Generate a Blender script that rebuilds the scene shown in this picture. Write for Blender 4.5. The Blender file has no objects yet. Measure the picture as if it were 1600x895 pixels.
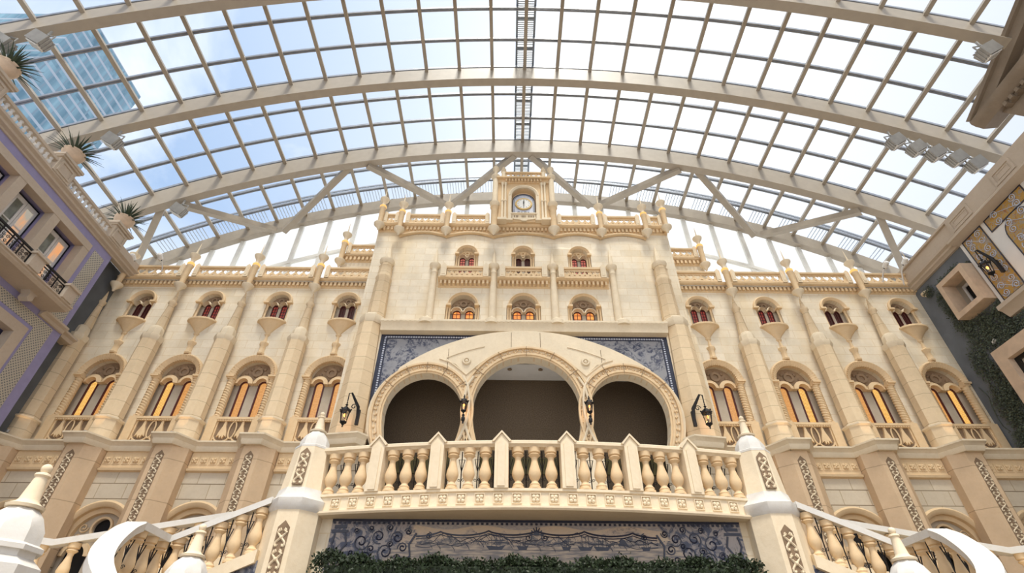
import bpy, math, random
from mathutils import Vector, Matrix
from mathutils.geometry import tessellate_polygon
random.seed(7)
sc = bpy.context.scene
C = sc.collection
PI = math.pi
# ------------------------------------------------------------------ camera
F, PITCH, ROLL, YAW = 816.9, .684, .0071, .0057
def cam_axes():
    cp, sp, cy, sy, cr, sr = math.cos(PITCH), math.sin(PITCH), math.cos(YAW), math.sin(YAW), math.cos(ROLL), math.sin(ROLL)
    fw = Vector((sy*cp, cy*cp, sp)); rt = Vector((cy, -sy, 0)); up = rt.cross(fw)
    return cr*rt+sr*up, -sr*rt+cr*up, fw
RT, UP, FW = cam_axes()
cd = bpy.data.cameras.new('camera'); cam = bpy.data.objects.new('camera', cd); C.objects.link(cam)
m = Matrix((RT, UP, -FW)).transposed().to_4x4(); m.translation = Vector((-.665, 0, 1.7)); cam.matrix_world = m
cd.sensor_width = 36; cd.lens = F*36/1600; cd.clip_end = 2000; cd.clip_start = .05
sc.camera = cam
sc.view_settings.view_transform = 'Standard'; sc.view_settings.look = 'None'
sc.view_settings.exposure = 0.12; sc.view_settings.gamma = 1; sc.view_settings.use_curve_mapping = False
# ------------------------------------------------------------------ sky and sun
SKY_STRENGTH, SUN_STRENGTH, SUN_ELEV, SUN_ANGLE = 1.0, 3.5, 64, 16
class NT:
    def __init__(s, t): s.t = t; t.nodes.clear()
    def n(s, k, **kw):
        o = s.t.nodes.new(k)
        for a, b in kw.items(): setattr(o, a, b)
        return o
    def l(s, a, b): s.t.links.new(a, b)
    def put(s, sock, v):
        if isinstance(v, (int, float)): sock.default_value = v
        elif isinstance(v, (tuple, list)): sock.default_value = tuple(v)+((1,) if len(v) == 3 and len(sock.default_value) == 4 else ())
        else: s.l(v, sock)
    def m(s, op, a, b=0, c=0):
        o = s.n('ShaderNodeMath', operation=op)
        s.put(o.inputs[0], a); s.put(o.inputs[1], b); s.put(o.inputs[2], c)
        return o.outputs[0]
    def mix(s, f, a, b, bt='MIX'):
        o = s.n('ShaderNodeMix', data_type='RGBA', blend_type=bt)
        s.put(o.inputs[0], f); s.put(o.inputs[6], a); s.put(o.inputs[7], b)
        return o.outputs[2]
    def noise(s, vec, scale, detail=4, rough=.5, dist=0):
        o = s.n('ShaderNodeTexNoise'); s.put(o.inputs['Vector'], vec)
        o.inputs['Scale'].default_value = scale; o.inputs['Detail'].default_value = detail
        o.inputs['Roughness'].default_value = rough; o.inputs['Distortion'].default_value = dist
        return o.outputs['Fac']
    def ramp(s, f, lo, hi):
        o = s.n('ShaderNodeMapRange'); s.put(o.inputs[0], f); o.inputs[1].default_value = lo; o.inputs[2].default_value = hi
        return o.outputs[0]
    def sep(s, v):
        o = s.n('ShaderNodeSeparateXYZ'); s.put(o.inputs[0], v); return o.outputs
    def comb(s, x, y, z):
        o = s.n('ShaderNodeCombineXYZ'); s.put(o.inputs[0], x); s.put(o.inputs[1], y); s.put(o.inputs[2], z); return o.outputs[0]
w = bpy.data.worlds.new('sky'); sc.world = w; w.use_nodes = True
t = NT(w.node_tree)
g = t.n('ShaderNodeTexCoord').outputs['Generated']
x, y, z = t.sep(g)
proj = t.comb(t.m('DIVIDE', x, t.m('MAXIMUM', z, .12)), t.m('DIVIDE', y, t.m('MAXIMUM', z, .12)), 0)
cl = t.ramp(t.noise(proj, 1.6, 7, .55, .6), .46, .66)
# bright haze towards the right and the zenith, blue to the left
side = t.ramp(t.m('ADD', x, t.m('MULTIPLY', t.noise(proj, .8, 3), .3)), -.45, .30)
hz = t.ramp(z, .66, .46)
wht = t.m('MAXIMUM', t.m('MULTIPLY', cl, .85), t.m('MAXIMUM', side, hz))
rt_ = t.ramp(x, .30, .75)
pale = t.mix(rt_, (1.25, 1.25, 1.25), (.80, .85, .98))
col = t.mix(wht, (.38, .56, .86), pale)
bg = t.n('ShaderNodeBackground'); t.put(bg.inputs[0], col); bg.inputs[1].default_value = SKY_STRENGTH
t.l(bg.outputs[0], t.n('ShaderNodeOutputWorld').inputs[0])
sd = bpy.data.lights.new('sun', 'SUN'); sd.energy = SUN_STRENGTH; sd.angle = math.radians(SUN_ANGLE); sd.color = (1, .92, .80)
so = bpy.data.objects.new('sun', sd); C.objects.link(so)
so.rotation_euler = (math.radians(90-SUN_ELEV), 0, math.radians(6)); so.location = (0, -10, 40)

# ------------------------------------------------------------------ materials
def new_mat(name):
    m = bpy.data.materials.new(name); m.use_nodes = True
    return m, NT(m.node_tree)
def pbsdf(t, col, rough=.6, metal=0, bump=None, bstr=.3, bdist=.02, emit=None, estr=0, spec=.4):
    b = t.n('ShaderNodeBsdfPrincipled'); t.put(b.inputs['Base Color'], col); t.put(b.inputs['Roughness'], rough)
    b.inputs['Metallic'].default_value = metal; b.inputs['Specular IOR Level'].default_value = spec
    if bump is not None:
        bp = t.n('ShaderNodeBump'); bp.inputs['Strength'].default_value = bstr; bp.inputs['Distance'].default_value = bdist
        t.l(bump, bp.inputs['Height']); t.l(bp.outputs[0], b.inputs['Normal'])
    if emit is not None: t.put(b.inputs['Emission Color'], emit); t.put(b.inputs['Emission Strength'], estr)
    t.l(b.outputs[0], t.n('ShaderNodeOutputMaterial').inputs[0])
    return b
def plain(name, col, rough=.6, metal=0, var=.12, scale=3, spec=.4):
    m, t = new_mat(name); o = t.n('ShaderNodeTexCoord').outputs['Object']
    n = t.noise(o, scale, 5); c = t.mix(t.ramp(n, .3, .7), [c_*(1-var) for c_ in col], [min(1, c_*(1+var)) for c_ in col])
    pbsdf(t, c, rough, metal, n, .15, spec=spec); return m
def stone(name, col, mode='none', w_=1.0, h_=.5, mortar=.72, var=.10, line=.018, stain=None, hline=None):
    """limestone; mode xz/yz = coursed blocks on a wall, z = drum joints on a shaft"""
    m, t = new_mat(name); o = t.n('ShaderNodeTexCoord').outputs['Object']; x, y, z = t.sep(o)
    n = t.noise(o, 1.3, 6, .6); n2 = t.noise(o, 9, 4, .6)
    c = t.mix(t.ramp(n, .3, .7), [c_*(1-var) for c_ in col], [min(1, c_*(1+var*.6)) for c_ in col])
    c = t.mix(t.m('MULTIPLY', t.ramp(n2, .45, .75), .35), c, (col[0]*.86, col[1]*.80, col[2]*.70))
    if stain: c = t.mix(t.m('MULTIPLY', t.ramp(t.noise(t.comb(x, y, t.m('MULTIPLY', z, .35)), .9, 3), .5, .68), .5), c, stain)
    bump = n2
    if mode in ('xz', 'yz'):
        b = t.n('ShaderNodeTexBrick'); t.put(b.inputs['Vector'], t.comb(x if mode == 'xz' else y, z, 0))
        b.inputs['Scale'].default_value = 1; b.inputs['Brick Width'].default_value = w_; b.inputs['Row Height'].default_value = h_
        b.inputs['Mortar Size'].default_value = line; b.inputs['Mortar Smooth'].default_value = .3; b.offset = .5
        b.inputs['Color1'].default_value = (1, 1, 1, 1); b.inputs['Color2'].default_value = (.90, .89, .87, 1); b.inputs['Mortar'].default_value = (mortar, mortar*.93, mortar*.82, 1)
        c = t.mix(1.0, c, b.outputs['Color'], 'MULTIPLY')
        if hline:
            fr = t.m('FRACT', t.m('DIVIDE', t.m('ADD', z, .012), h_)); c = t.mix(t.m('MULTIPLY', t.m('LESS_THAN', fr, .05), 1-hline), c, (col[0]*.2, col[1]*.16, col[2]*.12))
        bump = t.m('SUBTRACT', t.m('MULTIPLY', n2, .15), b.outputs['Fac'])
    elif mode == 'z':
        f = t.m('FRACT', t.m('DIVIDE', t.m('ADD', z, 100), h_)); ln = t.m('LESS_THAN', f, line/h_)
        c = t.mix(t.m('MULTIPLY', ln, 1-mortar), c, (col[0]*.25, col[1]*.2, col[2]*.15)); bump = t.m('SUBTRACT', t.m('MULTIPLY', n2, .15), ln)
    pbsdf(t, c, .75, 0, bump, .25, spec=.25); return m
M = {}
M['wall'] = stone('limestone_wall_blocks', (.83, .74, .59), 'xz', 1.0, .42, .87, stain=(.76, .60, .37), line=.014)
M['lowwall'] = stone('limestone_base_blocks', (.66, .57, .44), 'xz', 1.0, .54, .74, line=.02, hline=.30)
M['shaft'] = stone('limestone_shaft_drums', (.74, .58, .38), 'z', h_=.62, mortar=.55, line=.02)
M['lowshaft'] = stone('limestone_buttress_drums', (.69, .505, .325), 'z', h_=1.45, mortar=.55, line=.025)
M['trim'] = stone('honey_limestone_trim', (.76, .57, .35), var=.12)
M['pale'] = stone('pale_limestone_trim', (.79, .67, .49), var=.08)
M['marble'] = stone('white_marble', (.70, .68, .64), var=.06)
M['carve'] = stone('carved_brown_recess', (.26, .18, .115), var=.35)
M['greybeige'] = stone('grey_beige_stone', (.50, .43, .34), var=.12)  # grey-beige stone of backings, tracery and window inner walls
M['steel'] = plain('cream_painted_steel', (.40, .345, .275), .45, var=.05)
M['whitesteel'] = plain('white_painted_steel', (.80, .79, .74), .45, var=.04)
M['bar'] = plain('grey_aluminium_bar', (.30, .32, .36), .4, .3)
M['grate'] = plain('galvanised_grating', (.62, .66, .72), .5, .1)
M['iron'] = plain('black_wrought_iron', (.015, .014, .016), .5, .3)
M['maroon'] = plain('maroon_painted_timber', (.085, .018, .018), .4)
M['terracotta'] = plain('pale_terracotta', (.62, .47, .34), .7)
M['agave'] = plain('dark_agave_leaf', (.035, .055, .03), .5, var=.5, scale=6)
M['leaf'] = plain('dark_green_leaf', (.018, .032, .012), .55, var=.6, scale=9)
M['ivy'] = plain('grey_green_ivy_leaf', (.075, .095, .065), .6, var=.6, scale=9)
M['violet'] = plain('lavender_render', (.31, .29, .48), .8, var=.06)
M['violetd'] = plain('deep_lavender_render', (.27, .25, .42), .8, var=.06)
M['shadedstone'] = stone('shade_darkened_stone', (.27, .215, .16), var=.15)  # backlit shade of the pediment put into the stone colour
M['greyren'] = plain('slate_grey_render', (.115, .125, .135), .85, var=.15, scale=1.2)
M['bluegrey'] = plain('blue_grey_render', (.15, .165, .185), .85, var=.2, scale=1.0)
M['cream'] = stone('cream_cast_stone', (.53, .445, .355), var=.06)
M['frame'] = plain('white_window_paint', (.72, .70, .67), .4, var=.03)
M['soft'] = plain('white_plaster_soffit', (.75, .73, .70), .8, var=.03)
M['floor'] = stone('paved_floor', (.24, .19, .14), 'none')
M['housing'] = plain('grey_lamp_housing', (.36, .35, .33), .5, .3)
M['black'] = plain('black_plastic', (.01, .01, .01), .3)
M['blueline'] = plain('cobalt_tile_glaze', (.026, .030, .055), .3, var=.3)
M['dial'] = plain('white_enamel', (.80, .79, .76), .4, var=.03)
M['gold'] = plain('ochre_tile', (.62, .42, .14), .5, var=.2, scale=8)
def emis(name, col, strength, pat=None):
    m, t = new_mat(name); o = t.n('ShaderNodeTexCoord').outputs['Object']; x, y, z = t.sep(o); c = col
    if pat == 'dots':
        v = t.n('ShaderNodeTexVoronoi'); t.put(v.inputs['Vector'], t.comb(x, 0, z)); v.inputs['Scale'].default_value = 17; v.inputs['Randomness'].default_value = .15
        c = t.mix(t.ramp(v.outputs['Distance'], .15, .5), (1, .74, .25), (.72, .30, .05))
    elif pat == 'grain':
        c = t.mix(t.ramp(t.noise(o, 14, 3), .35, .65), col, (col[0]*.85, col[1]*.72, col[2]*.6))
    elif pat == 'grid':
        gx = t.m('LESS_THAN', t.m('FRACT', t.m('DIVIDE', t.m('ADD', z, 10), .23)), .16)
        n = t.mix(t.ramp(t.noise(o, 3.5, 2), .35, .65), (1, .42, .08), (.75, .20, .06)); c = t.mix(gx, n, (.12, .012, .01))
    elif pat == 'dim':
        gx = t.m('LESS_THAN', t.m('FRACT', t.m('DIVIDE', t.m('ADD', z, 10), .17)), .3); c = t.mix(gx, col, (.05, .008, .01))
    elif pat == 'curtain':
        c = t.mix(t.ramp(t.noise(t.comb(0, t.m('MULTIPLY', y, 2), t.m('MULTIPLY', z, .7)), 1.3, 2), .42, .58), (.50, .46, .38), (1, .46, .20))
    pbsdf(t, (.05, .03, .02), .25, emit=c, estr=strength); return m
M['amber'] = emis('amber_lit_glass', (.80, .40, .13), .85, 'grain')
M['amberdots'] = emis('honeycomb_amber_lit_glass', (1, .6, .2), 1.0, 'dots')
M['redgrid'] = emis('orange_lit_leaded_glass', (1, .4, .1), 1.0, 'grid')
M['reddim'] = emis('crimson_leaded_glass', (.34, .045, .035), .7, 'dim')
M['darkred'] = emis('unlit_maroon_leaded_glass', (.03, .008, .01), .5, 'dim')
M['pinkred'] = emis('rose_lit_leaded_glass', (.60, .16, .12), .85, 'dim')
M['curtain'] = emis('curtained_lit_glass', (1, .5, .2), .75, 'curtain')
M['dull'] = plain('dim_grey_green_glass', (.20, .21, .17), .15, var=.3)
M['bulb'] = emis('glowing_bulb', (1, .42, .10), 3.0)
M['lampglow'] = emis('glowing_amber_bowl', (1, .50, .14), 1.2)
def mk_glass(name, tint, gl):
    m, t = new_mat(name)
    a = t.n('ShaderNodeBsdfTransparent'); a.inputs[0].default_value = tint+(1,)
    b = t.n('ShaderNodeBsdfGlossy'); b.inputs[0].default_value = (1, 1, 1, 1); b.inputs[1].default_value = .05
    f = t.n('ShaderNodeFresnel'); f.inputs[0].default_value = 1.45
    s = t.n('ShaderNodeMixShader'); t.l(t.m('MULTIPLY', f.outputs[0], gl), s.inputs[0]); t.l(a.outputs[0], s.inputs[1]); t.l(b.outputs[0], s.inputs[2])
    t.l(s.outputs[0], t.n('ShaderNodeOutputMaterial').inputs[0]); return m
M['glass'] = mk_glass('clear_roof_glass', (.95, .97, .985), .12)
def mk_frost():
    m, t = new_mat('frosted_gable_glass')
    a = t.n('ShaderNodeBsdfTranslucent'); a.inputs[0].default_value = (.97, .97, .95, 1)
    b = t.n('ShaderNodeBsdfTransparent'); s = t.n('ShaderNodeMixShader'); s.inputs[0].default_value = .22
    t.l(a.outputs[0], s.inputs[1]); t.l(b.outputs[0], s.inputs[2]); t.l(s.outputs[0], t.n('ShaderNodeOutputMaterial').inputs[0]); return m
M['frosted'] = mk_frost()
M['lampglass'] = mk_glass('clear_lantern_glass', (.9, .85, .78), .8)
def mk_mesh():
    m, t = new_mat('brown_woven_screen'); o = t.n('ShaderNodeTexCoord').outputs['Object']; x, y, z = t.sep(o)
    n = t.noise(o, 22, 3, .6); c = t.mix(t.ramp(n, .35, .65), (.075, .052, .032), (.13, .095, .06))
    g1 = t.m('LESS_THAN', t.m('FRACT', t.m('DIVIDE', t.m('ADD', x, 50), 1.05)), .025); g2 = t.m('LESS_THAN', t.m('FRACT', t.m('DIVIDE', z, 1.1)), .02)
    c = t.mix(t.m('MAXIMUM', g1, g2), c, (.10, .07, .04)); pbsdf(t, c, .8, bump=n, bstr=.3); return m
M['screen'] = mk_mesh()
def mk_tile(name, kind):
    m, t = new_mat(name); o = t.n('ShaderNodeTexCoord').outputs['Object']; x, y, z = t.sep(o)
    if kind == 'azulejo':      # cobalt foliage brushed on a pale blue ground
        n = t.noise(o, 1.15, 3, .6, 1.2); d = t.noise(o, 3.4, 8, .72, 2.2)
        base = t.mix(t.ramp(d, .44, .56), (.035, .043, .085), (.27, .27, .29))
        c = t.mix(t.ramp(n, .42, .50), (.27, .27, .285), base)
        c = t.mix(t.ramp(t.noise(o, .55, 2), .55, .66), c, t.mix(t.ramp(d, .40, .52), (.028, .036, .08), (.21, .22, .26)))
    elif kind == 'landscape':  # sepia sky, blue hills over water, scrollwork at both ends
        n1 = t.noise(t.comb(x, 0, 0), .75, 6, .55); n2 = t.noise(t.comb(t.m('ADD', x, 31), 0, 0), 1.3, 6, .6)
        hill1 = t.m('LESS_THAN', z, t.m('ADD', -.62, t.m('MULTIPLY', n1, 1.85))); hill2 = t.m('LESS_THAN', z, t.m('ADD', -.55, t.m('MULTIPLY', n2, 1.4)))
        d = t.noise(t.comb(x, 0, t.m('MULTIPLY', z, 2.2)), 4.5, 8, .75, 1.5)
        sky = t.mix(t.ramp(d, .35, .7), (.58, .43, .29), (.46, .36, .27))
        h1 = t.mix(t.ramp(d, .40, .50), (.15, .14, .15), (.47, .36, .27)); h2 = t.mix(t.ramp(d, .44, .58), (.075, .075, .095), (.36, .29, .23))
        c = t.mix(hill1, sky, h1); c = t.mix(hill2, c, h2)
        wl = t.m('LESS_THAN', z, .06); c = t.mix(wl, c, t.mix(t.ramp(t.noise(t.comb(x, 0, t.m('MULTIPLY', z, 8)), 2.5, 4), .4, .6), (.19, .165, .16), (.46, .36, .27)))
        en = t.ramp(t.m('ADD', t.m('ABSOLUTE', x), t.m('MULTIPLY', z, .9)), 3.35, 3.45)
        e2 = t.noise(o, 2.6, 6, .65, 2.4); c = t.mix(en, c, t.mix(t.ramp(e2, .44, .54), (.05, .058, .10), (.30, .26, .245)))
        tp = t.m('GREATER_THAN', z, t.m('ADD', .44, t.m('MULTIPLY', t.m('SINE', t.m('MULTIPLY', x, 3.6)), .05)))
        c = t.mix(t.m('MULTIPLY', tp, t.m('SUBTRACT', 1, en)), c, t.mix(t.ramp(d, .4, .6), (.26, .23, .23), (.40, .34, .29)))
    elif kind == 'diamond':    # pale tiles with small grey lozenges
        a = t.m('FRACT', t.m('DIVIDE', t.m('ADD', t.m('ADD', y, z), 100), .14)); b = t.m('FRACT', t.m('DIVIDE', t.m('ADD', t.m('SUBTRACT', y, z), 100), .14))
        k = t.m('MULTIPLY', t.m('LESS_THAN', t.m('ABSOLUTE', t.m('SUBTRACT', a, .5)), .26), t.m('LESS_THAN', t.m('ABSOLUTE', t.m('SUBTRACT', b, .5)), .26))
        c = t.mix(k, (.50, .46, .38), (.16, .17, .18))
    elif kind == 'ochre':
        d = t.noise(o, 5, 5, .6, 1.5); c = t.mix(t.ramp(d, .5, .56), (.42, .25, .05), (.30, .26, .21)); c = t.mix(t.ramp(t.noise(o, 7, 4, .6, 2), .58, .62), c, (.30, .11, .04))
    elif kind == 'clock':
        d = t.noise(o, 9, 4); c = t.mix(t.ramp(d, .45, .6), (.46, .50, .62), (.58, .60, .66))
    elif kind == 'tower':      # glass tower with pale floor bands
        f = t.m('FRACT', t.m('DIVIDE', z, 2.2)); v = t.m('FRACT', t.m('DIVIDE', t.m('ADD', x, y), 1.9))
        n = t.noise(t.comb(t.m('MULTIPLY', x, .15), t.m('MULTIPLY', y, .15), t.m('FLOOR', t.m('DIVIDE', z, 3.6))), 3, 3)
        gcol = t.mix(t.ramp(n, .35, .65), (.09, .19, .26), (.26, .42, .50)); gcol = t.mix(t.m('LESS_THAN', v, .14), gcol, (.20, .29, .36))
        c = t.mix(t.m('LESS_THAN', f, .24), gcol, (.40, .45, .51)); pbsdf(t, c, .35); return m
    pbsdf(t, c, .35, bump=t.noise(o, 12, 2), bstr=.05); return m
M['azulejo'] = mk_tile('blue_azulejo_foliage', 'azulejo'); M['landscape'] = mk_tile('painted_landscape_tiles', 'landscape')
M['diamond'] = mk_tile('lozenge_tiles', 'diamond'); M['ochre'] = mk_tile('ochre_scroll_tiles', 'ochre')
M['clocktile'] = mk_tile('pale_blue_clock_tiles', 'clock'); M['skyglass'] = mk_tile('glass_tower_facade', 'tower')

# ------------------------------------------------------------------ mesh building
class MB:
    def __init__(s): s.v = []; s.f = []
    def add(s, vs, fs):
        b = len(s.v); s.v += [tuple(v) for v in vs]; s.f += [tuple(i+b for i in f) for f in fs]; return s
    def box(s, x0, x1, y0, y1, z0, z1):
        return s.add([(x0,y0,z0),(x1,y0,z0),(x1,y1,z0),(x0,y1,z0),(x0,y0,z1),(x1,y0,z1),(x1,y1,z1),(x0,y1,z1)],
                     [(0,3,2,1),(4,5,6,7),(0,1,5,4),(1,2,6,5),(2,3,7,6),(3,0,4,7)])
    def prism(s, pts, axis, a, b):
        def P(p, q): return {'y': (p[0], q, p[1]), 'x': (q, p[0], p[1]), 'z': (p[0], p[1], q)}[axis]
        n = len(pts); vs = [P(p, a) for p in pts]+[P(p, b) for p in pts]
        return s.add(vs, [tuple(range(n-1, -1, -1)), tuple(range(n, 2*n))]+[(i, (i+1) % n, n+(i+1) % n, n+i) for i in range(n)])
    def plate(s, outer, holes, a, b, axis='y'):
        def P(p, q): return {'y': (p[0], q, p[1]), 'x': (q, p[0], p[1])}[axis]
        loops = [outer]+holes; flat = [p for L in loops for p in L]
        tris = tessellate_polygon([[Vector((p[0], p[1], 0)) for p in L] for L in loops]); n = len(flat)
        fs = [tuple(t_) for t_ in tris]+[tuple(i+n for i in reversed(t_)) for t_ in tris]
        k = 0
        for L in loops:
            m_ = len(L)
            for i in range(m_): fs.append((k+i, k+(i+1) % m_, n+k+(i+1) % m_, n+k+i))
            k += m_
        return s.add([P(p, a) for p in flat]+[P(p, b) for p in flat], fs)
    def lathe(s, prof, c=(0, 0, 0), n=16, a0=0, a1=2*PI, rot=0, sx=1, sy=1):
        full = abs(a1-a0-2*PI) < 1e-6; k = n if full else n+1; vs = []
        for r, z in prof:
            for i in range(k):
                a = a0+(a1-a0)*i/n+rot; vs.append((c[0]+r*math.cos(a)*sx, c[1]+r*math.sin(a)*sy, c[2]+z))
        fs = []
        for j in range(len(prof)-1):
            for i in range(n):
                i2 = (i+1) % k; fs.append((j*k+i, j*k+i2, (j+1)*k+i2, (j+1)*k+i))
        if prof[0][0] > 1e-4: fs.append(tuple(range(k-1, -1, -1)))
        if prof[-1][0] > 1e-4: fs.append(tuple((len(prof)-1)*k+i for i in range(k)))
        return s.add(vs, fs)
    def tube(s, pts, r, n=6, closed=False):
        P = [Vector(p) for p in pts]; N = len(P); vs = []; up = None
        for i in range(N):
            a = P[i-1] if (i > 0 or closed) else P[i]; b = P[(i+1) % N] if (i < N-1 or closed) else P[i]
            tg = (b-a).normalized()
            if up is None: up = tg.orthogonal().normalized()
            up = (up-tg*up.dot(tg)); up = up.normalized() if up.length > 1e-6 else tg.orthogonal().normalized()
            sd_ = tg.cross(up); rr = r[i] if isinstance(r, (list, tuple)) else r
            for k in range(n):
                an = 2*PI*k/n; vs.append(P[i]+(up*math.cos(an)+sd_*math.sin(an))*rr)
        fs = [(i*n+k, i*n+(k+1) % n, ((i+1) % N)*n+(k+1) % n, ((i+1) % N)*n+k) for i in range(N if closed else N-1) for k in range(n)]
        if not closed: fs += [tuple(range(n-1, -1, -1)), tuple((N-1)*n+k for k in range(n))]
        return s.add(vs, fs)
    def sweep(s, pts, sec, up=(0, 0, 1)):
        """section (out, up) carried along a polyline with mitred corners"""
        P = [Vector(p) for p in pts]; U = Vector(up); n = len(sec); N = len(P); vs = []
        ns = [(P[i+1]-P[i]).normalized().cross(U).normalized() for i in range(N-1)]
        for i in range(N):
            if i == 0: d = ns[0]
            elif i == N-1: d = ns[-1]
            else:
                d = (ns[i-1]+ns[i]).normalized(); d = d/max(.35, d.dot(ns[i]))
            for u, v in sec: vs.append(P[i]+d*u+U*v)
        fs = [(i*n+k, i*n+(k+1) % n, (i+1)*n+(k+1) % n, (i+1)*n+k) for i in range(N-1) for k in range(n)]
        return s.add(vs, fs+[tuple(range(n-1, -1, -1)), tuple((N-1)*n+k for k in range(n))])
    def arch(s, c, sec, n=24, a0=0, a1=PI, kz=1, plane='y'):
        """section (radius, depth) carried round an arc in a wall plane"""
        k = len(sec); vs = []
        for i in range(n+1):
            a = a0+(a1-a0)*i/n
            for r, d in sec:
                h, z = r*math.cos(a), r*math.sin(a)*kz
                vs.append((c[0]+h, d, c[1]+z) if plane == 'y' else (d, c[0]+h, c[1]+z))
        fs = [(i*k+j, i*k+(j+1) % k, (i+1)*k+(j+1) % k, (i+1)*k+j) for i in range(n) for j in range(k)]
        return s.add(vs, fs+[tuple(range(k-1, -1, -1)), tuple(n*k+j for j in range(k))])
    def ball(s, c, r, n=12, kz=1):
        return s.lathe([(r*math.sin(PI*j/8), -r*kz*math.cos(PI*j/8)) for j in range(9)], c, n)
    def leaf(s, c, d, nrm, L, W):
        d = d.normalized(); sd_ = d.cross(nrm).normalized()*W; c = Vector(c)
        return s.add([c, c+d*L*.5+sd_, c+d*L, c+d*L*.5-sd_], [(0, 1, 2, 3)])
_meshes = {}
def obj(name, mb, mat, parent=None, loc=(0, 0, 0), rot=(0, 0, 0)):
    me = bpy.data.meshes.new(name); me.from_pydata(mb.v, [], mb.f); me.update()
    me.materials.append(M[mat] if isinstance(mat, str) else mat)
    for p in me.polygons: p.use_smooth = True
    me.set_sharp_from_angle(angle=math.radians(38))
    o = bpy.data.objects.new(name, me); C.objects.link(o); o.location = loc; o.rotation_euler = rot
    if parent: o.parent = parent
    return o
def tag(o, label, cat, group=None, kind=None):
    o['label'] = label; o['category'] = cat
    if group: o['group'] = group
    if kind: o['kind'] = kind
    return o
def thing(name, label, cat, loc=(0, 0, 0), group=None, kind=None, rz=0):
    o = bpy.data.objects.new(name, None); C.objects.link(o); o.location = loc; o.rotation_euler = (0, 0, rz)
    o.empty_display_size = .3
    return tag(o, label, cat, group, kind)
def clone(root, loc, label, name=None):
    r = root.copy(); C.objects.link(r); r.location = loc; r['label'] = label
    if name: r.name = name
    for ch in list(root.children):
        c = ch.copy(); C.objects.link(c); c.parent = r
        for g_ in ch.children:
            d = g_.copy(); C.objects.link(d); d.parent = c
    return r
ORD = ['', 'second', 'third', 'fourth', 'fifth', 'sixth', 'seventh', 'eighth', 'ninth', 'tenth']
def place(i, n):
    """i-th of n things from the left, in words"""
    if n % 2 and i == n//2: return 'middle one'
    if i == 0: return 'leftmost'
    if i == n-1: return 'rightmost'
    return ORD[i]+' from the left' if i < n/2 else ORD[n-1-i]+' from the right'
NUM = {2: 'two', 3: 'three', 4: 'four', 5: 'five', 6: 'six', 7: 'seven', 8: 'eight', 9: 'nine', 10: 'ten'}
def archpoly(cx, z0, hw, zs, r=None, n=14, kz=1):
    r = r or hw; p = [(cx-hw, z0), (cx+hw, z0), (cx+hw, zs)] if abs(r-hw) > 1e-6 else [(cx-hw, z0), (cx+hw, z0)]
    p += [(cx+r*math.cos(PI*i/n), zs+r*kz*math.sin(PI*i/n)) for i in range(n+1)]
    if abs(r-hw) > 1e-6: p.append((cx-hw, zs))
    return p

# ------------------------------------------------------------------ floor
tag(obj('floor', MB().box(-23, 23, -16, 20, -.2, 0), 'floor'), 'pale paved floor of the covered square', 'floor', kind='structure')
# ------------------------------------------------------------------ roof vault
RC, RG, RF = -12.75, 40.95, 39.5          # arc centre height, glass radius, bottom flange radius
roof = thing('ceiling', 'barrel-vaulted glass roof on curved cream steel ribs', 'glass roof', kind='structure')
AM = math.asin(22.4/RG)
def arc_beam(y, r0, r1, wf, wweb, tf):
    b = MB()
    b.arch((0, RC), [(r0, y-wf/2), (r0, y+wf/2), (r0+tf, y+wf/2), (r0+tf, y-wf/2)], 56, PI/2-AM, PI/2+AM)
    b.arch((0, RC), [(r0+tf, y-wweb/2), (r0+tf, y+wweb/2), (r1, y+wweb/2), (r1, y-wweb/2)], 56, PI/2-AM, PI/2+AM)
    return b
NP = 13; DT = 1.72/RG
for y in (5.15, 9.65, 14.15, 18.65):
    b = arc_beam(y, RF, RG-.12, .42, .10, .07)
    for k in range(-NP, NP+1):          # stiffener plates under every purlin
        a = PI/2-k*DT; b.tube([(RF*math.cos(a), y, RC+RF*math.sin(a)), ((RG-.2)*math.cos(a), y, RC+(RG-.2)*math.sin(a))], .06, 4)
    obj('rib', b, 'steel', roof)
obj('gable_beam', arc_beam(22.7, RF+.5, RG-.1, .34, .22, .08), 'steel', roof)
for k in range(-NP, NP+1):
    a = PI/2-k*DT; rr = RG-.16; c_, s_ = math.cos(a), math.sin(a)
    ct = Vector((rr*c_, 0, RC+rr*s_)); tv = Vector((-s_, 0, c_)); nv = Vector((c_, 0, s_)); q = []
    for y in (3, 22.7):
        for du, dv in ((-.085, -.17), (.085, -.17), (.085, .14), (-.085, .14)):
            p = ct+tv*du+nv*dv; q.append((p.x, y, p.z))
    obj('purlin', MB().add(q, [(3, 2, 1, 0), (4, 5, 6, 7), (0, 1, 5, 4), (1, 2, 6, 5), (2, 3, 7, 6), (3, 0, 4, 7)]), 'steel', roof)
for y in (6.65, 8.15, 9.65, 11.15, 12.65, 14.15, 15.65, 17.15, 18.65, 20.15, 21.65, 23.15):
    b = MB()
    for dy in (-.045, .045): b.arch((0, RC), [(RG-.06, y+dy-.03), (RG-.06, y+dy+.03), (RG+.08, y+dy+.03), (RG+.08, y+dy-.03)], 56, PI/2-AM, PI/2+AM)
    obj('glazing_bar', b, 'bar', roof)
for y0, y1 in ((3, 9.65), (9.65, 14.15), (14.15, 18.65), (18.65, 23.2)):
    obj('roof_glazing', MB().arch((0, RC), [(RG, y0+.01), (RG, y1-.01), (RG+.02, y1-.01), (RG+.02, y0+.01)], 56, PI/2-AM, PI/2+AM), 'glass', roof)
def zr(x, r=RF): return RC+math.sqrt(r*r-x*x)
nodes = [(-22.0, 1), (-18.45, 0), (-14.5, 1), (-9.25, 0), (-4.6, 1), (0, 0), (4.6, 1), (9.4, 0), (14.3, 1), (18.3, 0), (22.0, 1)]
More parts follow.
